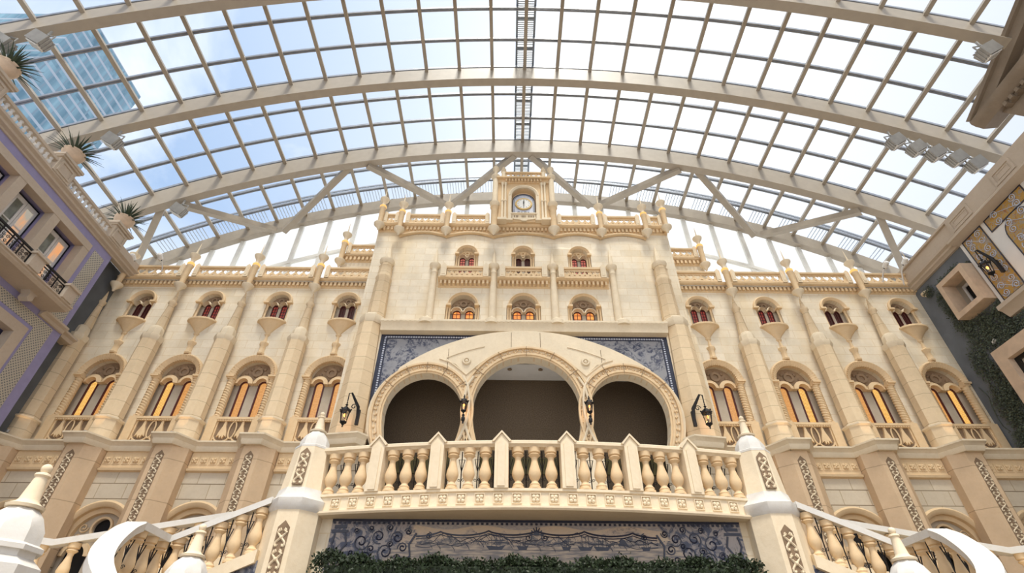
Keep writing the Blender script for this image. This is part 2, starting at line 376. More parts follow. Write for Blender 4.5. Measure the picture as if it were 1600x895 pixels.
for (xa, ka), (xb, kb) in zip(nodes, nodes[1:]):
    s_ = .45 if ka == 0 else .25; e_ = .45 if kb == 0 else .25
    A = Vector((xa+s_, 22.4 if ka else 18.75, zr(xa)+.12)); B = Vector((xb-e_, 22.4 if kb else 18.75, zr(xb)+.12))
    d = (B-A); n_ = d.normalized().cross(Vector((0, 0, 1))).normalized()*.16; u_ = Vector((0, 0, .17)); q = []
    for p in (A, B): q += [p-n_-u_, p+n_-u_, p+n_+u_, p-n_+u_]
    obj('diagonal_brace', MB().add(q, [(3, 2, 1, 0), (4, 5, 6, 7), (0, 1, 5, 4), (1, 2, 6, 5), (2, 3, 7, 6), (3, 0, 4, 7)]), 'steel', roof)
# gable end window
gw = thing('window_1', 'tall glazed gable end rising behind the castle parapet', 'window', kind='structure')
for k in range(-NP, NP+1):
    x_ = RG*math.sin(k*DT); b = MB().box(x_-.12, x_+.12, 22.75, 23.0, 15, zr(x_)+.52); obj('mullion', b, 'whitesteel', gw)
b = MB(); b.arch((0, RC), [(37.1, 22.72), (37.1, 22.95), (37.3, 22.95), (37.3, 22.72)], 48, PI/2-.58, PI/2+.58); obj('transom', b, 'whitesteel', gw)
pts = [(-22.3, 15), (22.3, 15)]+[(22.3-44.6*i/40, zr(22.3-44.6*i/40)+.55) for i in range(41)]
obj('pane', MB().plate(pts, [], 22.86, 22.88), 'frosted', gw)
# maintenance walkways above the glass
wk = thing('roof_walkway', 'galvanised grated walkway following the curve above the gable end', 'walkway', (0, 0, 0))
b = MB(); s2 = MB()
for i in range(-125, 126):
    a = PI/2-i*.0043; c_, s_ = math.cos(a), math.sin(a)
    if i % 10 in (0, 1, 2): continue
    r_ = RG+.35; b.tube([(r_*c_, 21.75, RC+r_*s_), (r_*c_, 23.0, RC+r_*s_)], .022, 4)
obj('grating', b, 'grate', wk)
for y in (21.7, 23.1): obj('edge_rail', MB().arch((0, RC), [(RG+.30, y-.03), (RG+.30, y+.03), (RG+.40, y+.03), (RG+.40, y-.03)], 56, PI/2-.54, PI/2+.54), 'bar', wk)
b = MB()
for i in range(-26, 27):
    a = PI/2-i*.0205; c_, s_ = math.cos(a), math.sin(a); b.box((RG+.2)*c_-.06, (RG+.2)*c_+.06, 22.9, 23.0, RC+(RG+.05)*s_, RC+(RG+.3)*s_)
obj('support_feet', b, 'black', wk)
wk2 = thing('roof_ladder', 'dark grated ladder walkway running along the ridge of the roof', 'walkway', (0, 0, 28.45))
b = MB()
for i in range(180): b.box(-.42, .42, 4+i*.1, 4.045+i*.1, 0, .05)
obj('rungs', b, 'grate', wk2)
for sx in (-1, 1): obj('side_rail', MB().box(sx*.44-.05, sx*.44+.05, 4, 22, -.08, .12), 'bar', wk2)
b = MB()
for i in range(13): b.box(-.46, .46, 4.1+i*1.5, 4.25+i*1.5, -.1, .02)
obj('crosspieces', b, 'bar', wk2)

# ------------------------------------------------------------------ floodlights
def flood(loc, s_, label):
    t_ = thing('floodlight', label, 'floodlight', loc, 'floodlights clamped to the roof ribs')
    b = MB().prism([(-.24, -.2), (.2, -.24), (.26, .16), (-.18, .22)], 'x', -.28, .28)
    for k in range(4): b.box(-.3, .3, -.26+k*.13, -.22+k*.13, -.26, .24)
    hb = obj('housing', b, 'housing', t_, rot=(.3, .45*s_, .3*s_))
    obj('lens', MB().box(-.23, .23, -.19, .17, -.27, -.23), 'black', hb)
    b = MB().box(-.25, -.22, -.2, .18, -.3, -.22).box(.22, .25, -.2, .18, -.3, -.22)
    for k in range(4): b.box(-.24, .24, -.19+k*.11, -.155+k*.11, -.31, -.25)
    obj('louvre', b, 'dial', hb)
    obj('bracket', MB().tube([(-.3, 0, 0), (-.34, 0, .35), (0, 0, .45), (.34, 0, .35), (.3, 0, 0)], .03, 6).tube([(0, 0, .45), (0, 0, .75)], .05, 6), 'housing', t_)
fl = [((-19.7, 9.6, 21.0), 1, 'grey floodlight half hidden behind the palm at the top left'), ((-18.5, 9.65, 21.3), 1, 'grey finned floodlight right of the topmost left palm'),
      ((-18.4, 14.15, 21.35), 1, 'grey finned floodlight beside the middle left palm'), ((-17.75, 18.6, 21.7), 1, 'small grey floodlight where the first diagonal brace meets the rib'),
      ((17.5, 9.65, 21.4), -1, 'grey finned floodlight at the top right corner')]
for i, (x_, z_) in enumerate(((16.85, 22.0), (17.55, 21.5), (18.25, 21.15), (19.0, 20.8), (19.65, 20.4))):
    fl.append(((x_, 14.15, z_), -1, 'grey floodlight, %s of the five in a row on the right rib' % place(i, 5)))
for l_, s_, n_ in fl: flood(l_, s_, n_)

# ------------------------------------------------------------------ castle walls
WX = [8.45, 11.69, 14.92, 18.2]           # window axes of a wing
PX = [10.05, 13.28, 16.52, 19.85]         # pilaster axes of a wing
wb = thing('wall_back', 'cream limestone castle facade closing the end of the square', 'wall', kind='structure')
for s_ in (-1, 1):
    x0, x1 = sorted((s_*7.3, s_*20.0)); holes = []
    for wx in WX:
        holes.append(archpoly(s_*wx, 10.95, 1.0, 12.88, .78)); holes.append(archpoly(s_*wx, 15.75, .58, 16.85, .48))
    obj('wing_wall', MB().plate([(x0, 9.2), (x1, 9.2), (x1, 18.1), (x0, 18.1)], holes, 20.0, 20.6), 'wall', wb)
    obj('wing_backing', MB().box(x0, x1, 20.62, 20.9, 0, 18.0), 'greybeige', wb)
    obj('wing_roof', MB().box(x0, x1, 19.8, 22.6, 18.0, 18.12), 'greybeige', wb)
    x0, x1 = sorted((s_*6.0, s_*20.0)); holes = []
    for wx in WX: holes.append(archpoly(s_*wx, 3.0, 1.06, 6.24, 1.06))
    obj('base_wall', MB().plate([(x0, 0), (x1, 0), (x1, 9.3), (x0, 9.3)], holes, 19.45, 20.0), 'lowwall', wb)
TH = []
for wx in (-2.85, 0, 2.85): TH += [archpoly(wx, 15.2, .80, 16.52, .60), archpoly(wx, 18.5, .58, 19.78, .44)]
obj('tower_wall', MB().plate([(-7.62, 14.6), (7.62, 14.6), (7.62, 21.4), (-7.62, 21.4)], TH, 19.6, 20.2), 'wall', wb)
b = MB()
for s_ in (-1, 1): b.box(min(s_*7.0, s_*7.62), max(s_*7.0, s_*7.62), 20.2, 22.4, 17.5, 21.4)
b.box(-7.6, 7.6, 20.25, 20.5, 14.6, 21.3); obj('tower_sides', b, 'wall', wb)
b = MB()
for s_ in (-1, 1): x0, x1 = sorted((s_*7.0, s_*9.55)); b.box(x0, x1, 20.6, 22.2, 17.8, 20.35); x0, x1 = sorted((s_*6.1, s_*7.62)); b.box(x0, x1, 19.3, 20.1, 9.2, 14.8)
obj('shoulder_walls', b, 'wall', wb)
# ledge between the storeys
def ledge_path(s_):
    p = [(20.2, 19.3)]
    for px in reversed(PX):
        if px > 19: p = [(20.2, 18.5), (px-.34, 18.5), (px-.8, 19.3)]
        else: p += [(px+.8, 19.3), (px+.36, 18.5), (px-.36, 18.5), (px-.8, 19.3)]
    p += [(7.55, 19.3), (7.25, 18.5), (6.2, 18.3), (5.95, 18.62)]
    q = [(s_*x_, y_, 0) for x_, y_ in p]
    return q if s_ < 0 else q[::-1]
for i, s_ in enumerate((-1, 1)):
    side_ = 'left' if s_ < 0 else 'right'
    sec = [(-.75, 9.26), (-.02, 9.26), (.04, 9.36), (.04, 9.44), (.13, 9.55), (.16, 9.57), (.16, 9.63), (-.2, 9.72), (-.75, 9.72)]
    tag(obj('trim_%d' % (1+i), MB().sweep(ledge_path(s_), sec), 'pale'), 'projecting stone ledge between the storeys of the %s wing' % side_, 'ledge', kind='structure')
    # frieze of rosettes below the ledge
    for k in range(4):
        a_, b_ = (PX[k-1]+.74 if k else 7.6), PX[k]-.74
        fr = thing('rosette_frieze', 'carved rosette frieze under the %s wing ledge, %s of four' % (side_, ['nearest the centre', 'second from the centre', 'third from the centre', 'outermost'][k]), 'frieze', (s_*(a_+b_)/2, 19.45, 8.85), 'rosette friezes under the wing ledges')
        hw = (b_-a_)/2
        b = MB().box(-hw, hw, -.06, 0, -.2, .42).prism([(0, -.34), (-.12, -.30), (-.14, -.22), (-.05, -.2), (0, -.2)], 'x', -hw, hw)
        obj('frieze_band', b, 'trim', fr)
        for j in range(5):
            x_ = (j-2)*hw*.4
            r_ = MB().box(x_-.155, x_+.155, -.075, -.05, -.065, .245)
            for an in range(4): r_.ball((x_+.07*math.cos(an*PI/2+PI/4), -.08, .09+.07*math.sin(an*PI/2+PI/4)), .058, 8)
            r_.ball((x_, -.11, .09), .04, 8)
            obj('rosette', r_, 'trim', fr)

# ------------------------------------------------------------------ windows of the facade
def scroll(c, r, turns=1.5, a0=0, sgn=1, y=0, n=16):
    return [(c[0]+r*(1-.8*i/n)*math.cos(a0+sgn*turns*2*PI*i/n), y, c[1]+r*(1-.8*i/n)*math.sin(a0+sgn*turns*2*PI*i/n)) for i in range(n+1)]
def twist_col(h, r=.145, n=18, rows=96, turns=3.2):
    vs = []; fs = []
    for j in range(rows+1):
        z_ = h*j/rows
        for i in range(n):
            a = 2*PI*i/n; rr = r*(1+.13*math.sin(3*a+2*PI*15*z_/h)); vs.append((rr*math.cos(a), rr*math.sin(a), z_))
    for j in range(rows):
        for i in range(n): fs.append((j*n+i, j*n+(i+1) % n, (j+1)*n+(i+1) % n, (j+1)*n+i))
    return MB().add(vs, fs)
WG = {'low': 'tall twin-lancet windows of the wings', 'up': 'small bracketed windows of the wings', 'tl': 'orange-lit windows of the central tower', 'tu': 'balconied top windows of the central tower', 'oc': 'round-arched base windows with an oculus'}
wn = [1]
def window(kind, x_, y_, z_, label, panes, P):
    wn[0] += 1
    t_ = thing('window_%d' % wn[0], label, 'window', (x_, y_, z_), WG[kind], 'structure')
    H, ri, ro, rec, lc, lw, lh, hw = P['H'], P['ri'], P['ro'], P['rec'], P['lc'], P['lw'], P['lh'], P['hw']
    b = MB().arch((0, H), [(ri, -.03), (ri, .12), (ro, .02), (ro, -.08), (ro-.05, -.13), (ri+.06, -.10)], 26)
    for s_ in (-1, 1): b.box(min(s_*(ri-.05), s_*(ro+.04)), max(s_*(ri-.05), s_*(ro+.04)), -.15, .16, H-.09, H+.0)
    obj('arch_moulding', b, 'trim', t_)
    if kind == 'low':
        b = MB(); n = 26
        for k in range(n):
            a = PI*(k+.5)/n; c_, s_ = math.cos(a), math.sin(a); tx, tz = -s_*.035, c_*.035
            q = []
            for r_, yy in ((ri-.03, -.04), (ri-.03, .14), (ri+.19, .0), (ri+.17, -.16)):
                q += [(r_*c_+tx, yy, H+r_*s_+tz), (r_*c_-tx, yy, H+r_*s_-tz)]
            b.add(q, [(0, 1, 3, 2), (2, 3, 5, 4), (4, 5, 7, 6), (6, 7, 1, 0), (0, 2, 4, 6), (1, 7, 5, 3)])
        obj('rope_moulding', b, 'trim', t_)
    po = archpoly(0, -.02, hw, H, ri)
    holes = [archpoly(s_*lc, 0, lw, lh) for s_ in (-1, 1)]
    obj('inner_wall', MB().plate([(px*1.02, pz) for px, pz in archpoly(0, -.05, hw, H, ri)], holes, rec, rec+.1), 'greybeige', t_)
    b = MB(); n = 16
    tp = [(ri*math.cos(PI*i/n), H+ri*math.sin(PI*i/n)) for i in range(n+1)]
    b.prism(tp, 'y', rec-.05, rec-.01); b.arch((0, H+ri*.45), [(ri*.16, rec-.12), (ri*.30, rec-.12), (ri*.30, rec-.03), (ri*.16, rec-.03)], 16, 0, 2*PI)
    for a in range(5): b.ball((ri*.62*math.cos(PI*(a+.5)/5), rec-.06, H+ri*.15+ri*.6*math.sin(PI*(a+.5)/5)), ri*.1, 8)
    obj('tympanum', b, stone_tymp if kind in ('low', 'up', 'tl') else 'trim', t_)
    for k, s_ in enumerate((-1, 1)):
        hb = MB().arch((s_*lc, lh), [(lw+.02, rec-.28), (lw+.02, rec), (lc-.01, rec), (lc-.01, rec-.22)], 16)
        hb.arch((s_*lc, lh), [(lw-.0, rec-.04), (lw-.0, rec+.06), (lw+.05, rec+.02), (lw+.05, rec-.07)], 16)
        obj('hood', hb, 'trim' if kind == 'low' else 'pale', t_)
        fw_ = .06 if kind == 'low' else .035
        fr = obj('lancet_frame', MB().plate(archpoly(s_*lc, 0, lw, lh), [archpoly(s_*lc, .02, lw-fw_, lh)], rec-.03, rec+.06), 'maroon', t_)
        pm = MB().prism(archpoly(s_*lc, .02, lw-fw_, lh), 'y', rec+.03, rec+.05); obj('pane', pm, panes[k], fr)
        if kind in ('tl', 'tu', 'up'):
            obj('glazing_bar', MB().box(s_*lc-.012, s_*lc+.012, rec+.0, rec+.03, 0, lh+lw*.8), 'maroon', fr)
    for s_ in (-1, 1):
        if kind == 'low':
            obj('twisted_column', TWC, 'trim', t_, (s_*.87, .08, .08))
            obj('column_block', MB().box(s_*.87-.14, s_*.87+.14, -.06, .22, 0, .09).box(s_*.87-.15, s_*.87+.15, -.08, .22, H-.16, H-.08), 'trim', t_)
        else:
            q = MB()
            for dx in (.06, .17) if kind != 'up' else (.05,):
                q.lathe([(.07, 0), (.07, .06), (.05, .1), (.05, H-.16), (.075, H-.08), (.075, H)], (s_*(hw-dx), .08+dx*.4, 0), 10)
            obj('jamb_column', q, 'trim', t_)
    return t_
TWC = twist_col(1.71)
stone_tymp = stone('carved_brown_tympanum', (.36, .25, .16), var=.4)
PL = dict(H=1.93, ri=.78, ro=1.03, rec=.40, lc=.40, lw=.205, lh=1.66, hw=1.0)
PU = dict(H=1.10, ri=.48, ro=.64, rec=.28, lc=.215, lw=.14, lh=.98, hw=.58)
PTL = dict(H=1.32, ri=.60, ro=.72, rec=.38, lc=.30, lw=.20, lh=1.05, hw=.80)
PTU = dict(H=1.28, ri=.44, ro=.56, rec=.30, lc=.23, lw=.15, lh=1.10, hw=.58)
def apron(t_):
    """carved panel below a tall window"""
    b = MB().box(-.70, .70, -.10, 0, -1.16, -1.06).box(-.76, .76, -.17, .0, -.13, -.03).box(-.72, .72, -.13, 0, -.19, -.13)
    for k in range(14): b.box(-.68+k*.1, -.63+k*.1, -.16, -.12, -.2, -.15)
    for s_ in (-1, 1): b.box(min(s_*.70, s_*1.05), max(s_*.70, s_*1.05), -.16, 0, -1.26, -.02)
    o = obj('apron', b, 'trim', t_)
    obj('recess', MB().box(-.70, .70, -.02, -.005, -1.06, -.19), 'carve', o)
    q = MB()
    for cx in (-.35, .35):
        q.prism([(cx-.035, -.19), (cx+.035, -.19), (cx+.06, -.4), (cx+.15, -.66), (cx+.19, -.86), (cx+.10, -.78), (cx+.05, -.92), (cx, -.80), (cx-.05, -.92), (cx-.10, -.78), (cx-.19, -.86), (cx-.15, -.66), (cx-.06, -.4)], 'y', -.10, -.02)
        q.tube([(cx+.30*math.cos(a), -.06, -.84+.19*math.sin(a)) for a in [PI+PI*i/10 for i in range(11)]], .035, 5)
    q.tube([(.13*math.cos(a), -.07, -.55+.36*math.sin(a)) for a in [2*PI*i/20 for i in range(20)]], .032, 5, True)
    for cx in (-.68, .68): q.prism([(cx-.02, -.19), (cx+.02, -.19), (cx+.03, -1.0), (cx-.03, -1.0)], 'y', -.08, -.02)
    obj('carving', q, 'trim', o)
def hood_finial(t_):
    obj('hood_finial', MB().lathe([(.15, 2.98), (.17, 3.05), (.13, 3.1), (.13, 3.42), (.2, 3.52), (.2, 3.58), (.09, 3.66), (.05, 3.95), (.015, 4.25), (0, 4.3)], (0, -.02, 0), 6), 'trim', t_)
def bracket(t_):
    obj('sill_bracket', MB().lathe([(.0, 0), (.62, 0), (.66, -.03), (.66, -.10), (.58, -.13), (.5, -.2), (.30, -.42), (.14, -.62), (.10, -.70), (.14, -.75), (.07, -.84), (0, -.88)], (0, 0, 0), 20, PI, 2*PI, sy=.62), 'trim', t_)
xs = [-x_ for x_ in reversed(WX)]+WX
for i, wx in enumerate(xs):
    sd_ = 'left' if wx < 0 else 'right'; j = i % 4
    pn = ['amberdots', 'amber'] if i < 2 else ['amber', 'amberdots'] if i > 4 else ['amber', 'amber']
    if i == 2: pn = ['amber', 'amber']
    t_ = window('low', wx, 20, 10.95, 'tall twin-lancet window with twisted columns, %s of four in the %s wing' % (place(j, 4), sd_), pn, PL)
    apron(t_); hood_finial(t_)
for i, wx in enumerate(xs):
    sd_ = 'left' if wx < 0 else 'right'; j = i % 4
    pn = ['darkred', 'darkred'] if i in (0, 3, 6, 7) else ['reddim', 'reddim']
    t_ = window('up', wx, 20, 15.75, 'small arched twin window on a bell-shaped bracket, %s of four in the %s wing' % (place(j, 4), sd_), pn, PU)
    bracket(t_)
for i, wx in enumerate((-2.85, 0, 2.85)):
    window('tl', wx, 19.6, 15.2, 'orange-lit twin window above the great arch, %s of three' % place(i, 3), ['redgrid', 'redgrid'], PTL)
for i, wx in enumerate((-2.85, 0, 2.85)):
    window('tu', wx, 19.6, 18.5, 'small red twin window behind a tower balconet, %s of three' % place(i, 3), [['pinkred', 'pinkred'], ['darkred', 'darkred'], ['pinkred', 'pinkred']][i], PTU)
for i, wx in enumerate(xs):
    sd_ = 'left' if wx < 0 else 'right'; j = i % 4; wn[0] += 1
    t_ = thing('window_%d' % wn[0], 'round-arched base window with dark oculus, %s of four under the %s wing' % (place(j, 4), sd_), 'window', (wx, 19.45, 6.24), WG['oc'], 'structure')
    b = MB().arch((0, 0), [(1.05, .0), (1.05, .3), (1.27, .05), (1.27, -.03), (1.2, -.09), (1.1, -.06)], 30)
    b.arch((0, 0), [(.90, .18), (.90, .34), (1.07, .34), (1.07, .14)], 30)
    for s_ in (-1, 1): b.box(min(s_*1.05, s_*1.25), max(s_*1.05, s_*1.25), -.06, .1, -3.2, 0)
    obj('arch_moulding', b, 'trim', t_)
    ov = [(.30*math.cos(2*PI*k/20), .42+.30*math.sin(2*PI*k/20)) for k in range(20)]
    ls = [archpoly(s_*.5, -3.1, .4, -.5) for s_ in (-1, 1)]
    obj('tracery', MB().plate(archpoly(0, -3.2, 1.05, 0), [ov]+ls, .34, .42), 'greybeige', t_)
    obj('pane', MB().prism(archpoly(0, -3.2, 1.0, 0), 'y', .44, .46), 'black', t_)
    q = MB().arch((0, .42), [(.30, .26), (.37, .26), (.37, .34), (.30, .34)], 20, 0, 2*PI)
    for s_ in (-1, 1):
        q.tube(scroll((s_*.62, .42), .17, 1.4, 0, s_, .31), .028, 5); q.tube(scroll((s_*.72, .12), .13, 1.3, PI, -s_, .31), .025, 5)
        q.arch((s_*.5, -.5), [(.36, .2), (.50, .2), (.50, .34), (.36, .34)], 16)
    obj('tracery_scrolls', q, 'trim', t_)

# ------------------------------------------------------------------ carved strips, buttresses, pilasters
def carved_strip(parent, x_, y_, z0, z1, hw, pitch, name='carved_panel', recess='carve', thick=.022):
    """brown recess with a chain of heart-shaped scrolls"""
    o = obj(name, MB().prism([(-hw, z0), (hw, z0), (hw, z1), (0, z1+hw*1.1), (-hw, z1)], 'y', -.012, .01), recess, parent, (x_, y_, 0))
    q = MB(); n = max(1, int(round((z1-z0)/pitch))); p = (z1-z0)/n
    for k in range(n):
        zc = z0+(k+.5)*p
        for s_ in (-1, 1):
            pts = []
            for i in range(15):
                u = i/14
                if u < .25: a = PI*(1-u/.25*.95); pts.append((s_*(hw*.42-hw*.22*math.cos(a*1.0)), -.02, zc+p*.30+p*.12*math.sin(a)))
                elif u < .75: v = (u-.25)/.5; pts.append((s_*(hw*.80-hw*.66*math.sin(PI*v)**2*(1 if k % 2 else .9)), -.02, zc+p*.28-p*.56*v))
                else: a = (u-.75)/.25*PI*.95; pts.append((s_*(hw*.60+hw*.22*math.cos(a)), -.02, zc-p*.30-p*.12*math.sin(a)))
            q.tube(pts, thick, 4)
        q.ball((0, -.02, zc), thick*1.8, 6)
    obj('scrollwork', q, 'pale', o); return o
b0 = None
for s_ in (-1, 1):
    for k, px in enumerate(PX):
        sd_ = 'left' if s_ < 0 else 'right'
        lab = 'octagonal carved buttress at the foot of the %s wing, %s' % (sd_, ['nearest the centre', 'second from the centre', 'third from the centre', 'in the corner'][k])
        if b0 is None:
            b0 = thing('buttress', lab, 'buttress', (s_*px, 19.45, 0), 'carved buttresses under the wings')
            pl = [(-.72, .02), (-.72, -.36), (-.31, -.77), (.31, -.77), (.72, -.36), (.72, .02)]
            obj('shaft', MB().prism(pl, 'z', 0, 9.28), 'lowshaft', b0)
            carved_strip(b0, 0, -.77, 4.0, 8.9, .15, .34)
        else: clone(b0, (s_*px, 19.45, 0), lab)
p0 = None
R8 = PI/8
for s_ in (-1, 1):
    for k, px in enumerate(PX):
        sd_ = 'left' if s_ < 0 else 'right'
        lab = 'tapering pilaster with spire tip on the %s wing, %s' % (sd_, ['nearest the tower', 'second from the tower', 'third from the tower', 'in the corner'][k])
        if p0 is None:
            p0 = thing('pilaster', lab, 'pilaster', (s_*px, 19.62, 9.65), 'spired pilasters of the wings')
            obj('shaft', MB().lathe([(.56, 0), (.52, .05), (.50, .9), (.44, 1.0), (.40, 4.72)], (0, 0, 0), 8, rot=R8), 'shaft', p0)
            obj('shaft_band', MB().lathe([(.50, .86), (.56, .92), (.56, .98), (.45, 1.03)], (0, 0, 0), 8, rot=R8), 'pale', p0)
            obj('shaft_cap', MB().lathe([(.40, 4.66), (.46, 4.78), (.46, 4.92), (.34, 4.96), (.33, 5.2), (.3, 5.35), (.2, 5.45)], (0, 0, 0), 8, rot=R8), 'pale', p0)
            obj('spire', MB().lathe([(.24, 5.4), (.135, 6.78), (.19, 6.86), (.19, 6.95), (.12, 7.0), (.10, 7.15), (.02, 7.55), (0, 7.58)], (0, .12, 0), 8, rot=R8), 'shaft', p0)
        else: clone(p0, (s_*px, 19.62, 9.65), lab)
# tower turrets (engaged) either side of the great arch
for s_ in (-1, 1):
    sd_ = 'left' if s_ < 0 else 'right'
    t_ = thing('turret', 'tall octagonal turret shaft on the %s of the great arch' % sd_, 'turret', (s_*6.75, 19.35, 9.65), 'turret shafts flanking the tower')
    obj('lower_shaft', MB().lathe([(.80, 0), (.72, .06), (.66, 1.4), (.50, 5.5)], (s_*.12, 0, 0), 8, rot=R8), 'shaft', t_)
    obj('middle_cap', MB().lathe([(.50, 5.42), (.58, 5.56), (.58, 5.78), (.46, 5.84), (.42, 5.95)], (s_*.08, 0, 0), 8, rot=R8), 'pale', t_)
    obj('upper_shaft', MB().lathe([(.42, 5.9), (.36, 8.1), (.39, 8.15), (.39, 8.28), (.33, 8.35), (.32, 8.9), (.35, 8.95), (.28, 9.0), (.27, 9.22)], (0, .05, 0), 8, rot=R8), 'shaft', t_)
    obj('cap', MB().lathe([(.27, 9.15), (.36, 9.28), (.37, 9.38), (.2, 9.44)], (0, .05, 0), 16), 'pale', t_)
    obj('spire', MB().lathe([(.2, 9.42), (.13, 9.9), (.02, 10.6), (0, 10.65)], (0, .12, 0), 8), 'pale', t_)
c0 = None
for i, cx in enumerate((-4.37, -1.46, 1.46, 4.37)):
    lab = 'slim engaged column between the tower windows, %s of four' % place(i, 4)
    if c0 is None:
        c0 = thing('engaged_column', lab, 'column', (cx, 19.5, 15.15), 'slim columns on the tower front')
        obj('base', MB().lathe([(.30, 0), (.30, .12), (.24, .22), (.1, .3), (.03, .42), (0, .45)], (0, -.35, 0), 14), 'pale', c0)
        obj('shaft', MB().lathe([(.19, 0), (.16, 2.9), (.155, 3.2), (.18, 3.24), (.15, 3.3), (.15, 3.55)], (0, 0, 0), 14), 'pale', c0)
        obj('cap', MB().lathe([(.15, 3.5), (.27, 3.66), (.28, 3.76), (.15, 3.84)], (0, 0, 0), 16), 'pale', c0)
        obj('spire', MB().lathe([(.15, 3.82), (.09, 4.1), (.015, 4.9), (0, 4.95)], (0, .03, 0), 8), 'pale', c0)
    else: clone(c0, (cx, 19.5, 15.15), lab)

# ------------------------------------------------------------------ cornices, parapets and finials
def dentils(b, x0, x1, y, z0, z1, pitch, d=.16):
    n = int((x1-x0)/pitch)
    for k in range(n):
        xx = x0+(k+.5)*(x1-x0)/n; b.box(xx-pitch*.27, xx+pitch*.27, y-d, y+.02, z0, z1)
def cornice(name, x0, x1, y, z, label, big=1.0):
    """z = top of the cornice; y = wall face"""
    b = MB().prism([(y+.3, z), (y-.30*big, z), (y-.32*big, z-.05), (y-.26*big, z-.12), (y-.18*big, z-.14), (y-.06, z-.16), (y-.06, z-.40), (y, z-.46), (y+.3, z-.46)], 'x', x0, x1)
    dentils(b, x0+.03, x1-.03, y-.05, z-.38, z-.17, .2, .13)
    return tag(obj(name, b, 'trim'), label, 'cornice', kind='structure')
def lattice(w_, h, n):
    """pierced stone strip: hearts over lenses"""
    p = w_/n; holes = []
    for k in range(n):
        cx = -w_/2+(k+.5)*p
        hs = p*.44; q = []
        for i in range(14):
            a = 2*PI*i/14; q.append((cx+hs*math.sin(a)**3*.95, h*.60+hs*.9*(.8125*math.cos(a)-.3125*math.cos(2*a)-.125*math.cos(3*a))*1.05))
        holes.append(q[::-1])
        holes.append([(cx+p*.5+(p*.20)*math.cos(2*PI*i/8) if k < n-1 else cx+(p*.1)*math.cos(2*PI*i/8), h*.17+h*.11*math.sin(2*PI*i/8)) for i in range(8)])
    return MB().plate([(-w_/2, 0), (w_/2, 0), (w_/2, h), (-w_/2, h)], holes, -.025, .025)
def balus(loc, w_, h, n, label, group, posts=(1, 1), ph=.12):
    t_ = thing('parapet_balustrade', label, 'balustrade', loc, group)
    obj('lattice', lattice(w_-.36, h*.72, n), 'trim', t_, (0, 0, h*.12))
    obj('bottom_rail', MB().box(-w_/2, w_/2, -.10, .10, 0, h*.13), 'trim', t_)
    obj('top_rail', MB().prism([(-.10, h*.82), (.10, h*.82), (.12, h*.88), (.12, h*.98), (-.12, h*.98), (-.12, h*.88)], 'x', -w_/2+.1, w_/2-.1), 'trim', t_)
    for s_, on in zip((-1, 1), posts):
        if on:
            pb = MB().prism([(-.11, 0), (.11, 0), (.11, h+.02), (0, h+.02+ph), (-.11, h+.02)], 'y', -.14, .14)
            pb.prism([(-.06, .1), (.06, .1), (.06, h-.06), (0, h+.03), (-.06, h-.06)], 'y', -.16, -.13)
            obj('post', pb, 'pale', t_, (s_*(w_/2-.09), 0, 0))
    return t_
trn = 2
for s_ in (-1, 1):
    x0, x1 = sorted((s_*7.25, s_*20.05)); trn += 1; sd_ = 'left' if s_ < 0 else 'right'
    cornice('trim_%d' % trn, x0, x1, 20.0, 18.20, 'dentilled cornice along the top of the %s wing' % sd_)
    for k in range(4):
        a_ = PX[k-1]+.28 if k else 7.2; b_ = PX[k]-.28 if k < 3 else 19.7
        balus((s_*(a_+b_)/2, 19.78, 18.2), b_-a_, .66, 6, 'pierced parapet section on the %s wing roof, %s' % (sd_, ['beside the tower', 'second from the tower', 'third from the tower', 'at the outer corner'][k]), 'pierced parapet sections of the wings')
f0 = None
def finial_post(loc, label, tall=0):
    t_ = thing('parapet_finial', label, 'finial', loc, 'hanging posts with dish finials along the parapets')
    obj('corbel', MB().lathe([(0, -.42), (.05, -.38), (.07, -.3), (.16, -.16), (.27, -.04), (.28, .03), (.16, .09), (.12, .12)], (0, 0, 0), 16), 'pale', t_)
    obj('shaft', MB().lathe([(.12, .1), (.14, 1.12), (.17, 1.2), (.17, 1.24)], (0, 0, 0), 12), 'trim', t_)
    obj('lamp_bowl', MB().lathe([(.13, 1.22), (.18, 1.28), (.18, 1.36), (.12, 1.42)], (0, 0, 0), 14), 'lampglow', t_)
    obj('dish', MB().lathe([(.11, 1.40), (.09, 1.55), (.12, 1.66), (.24, 1.86), (.25, 1.92), (.10, 2.0)], (0, 0, 0), 16), 'pale', t_)
    obj('needle', MB().lathe([(.07, 1.98), (.035, 2.2), (.008, 2.75), (0, 2.78)], (0, 0, 0), 8), 'pale', t_)
    return t_
for s_ in (-1, 1):
    sd_ = 'left' if s_ < 0 else 'right'
    for k, px in enumerate((10.0, 13.2, 16.42, 19.45)):
        lab = 'dish finial on a hanging post, %s wing parapet, %s' % (sd_, ['nearest the tower', 'second from the tower', 'third from the tower', 'in the corner'][k])
        f0 = finial_post((s_*px, 19.5, 17.46), lab) if f0 is None else clone(f0, (s_*px, 19.5, 17.46), lab)
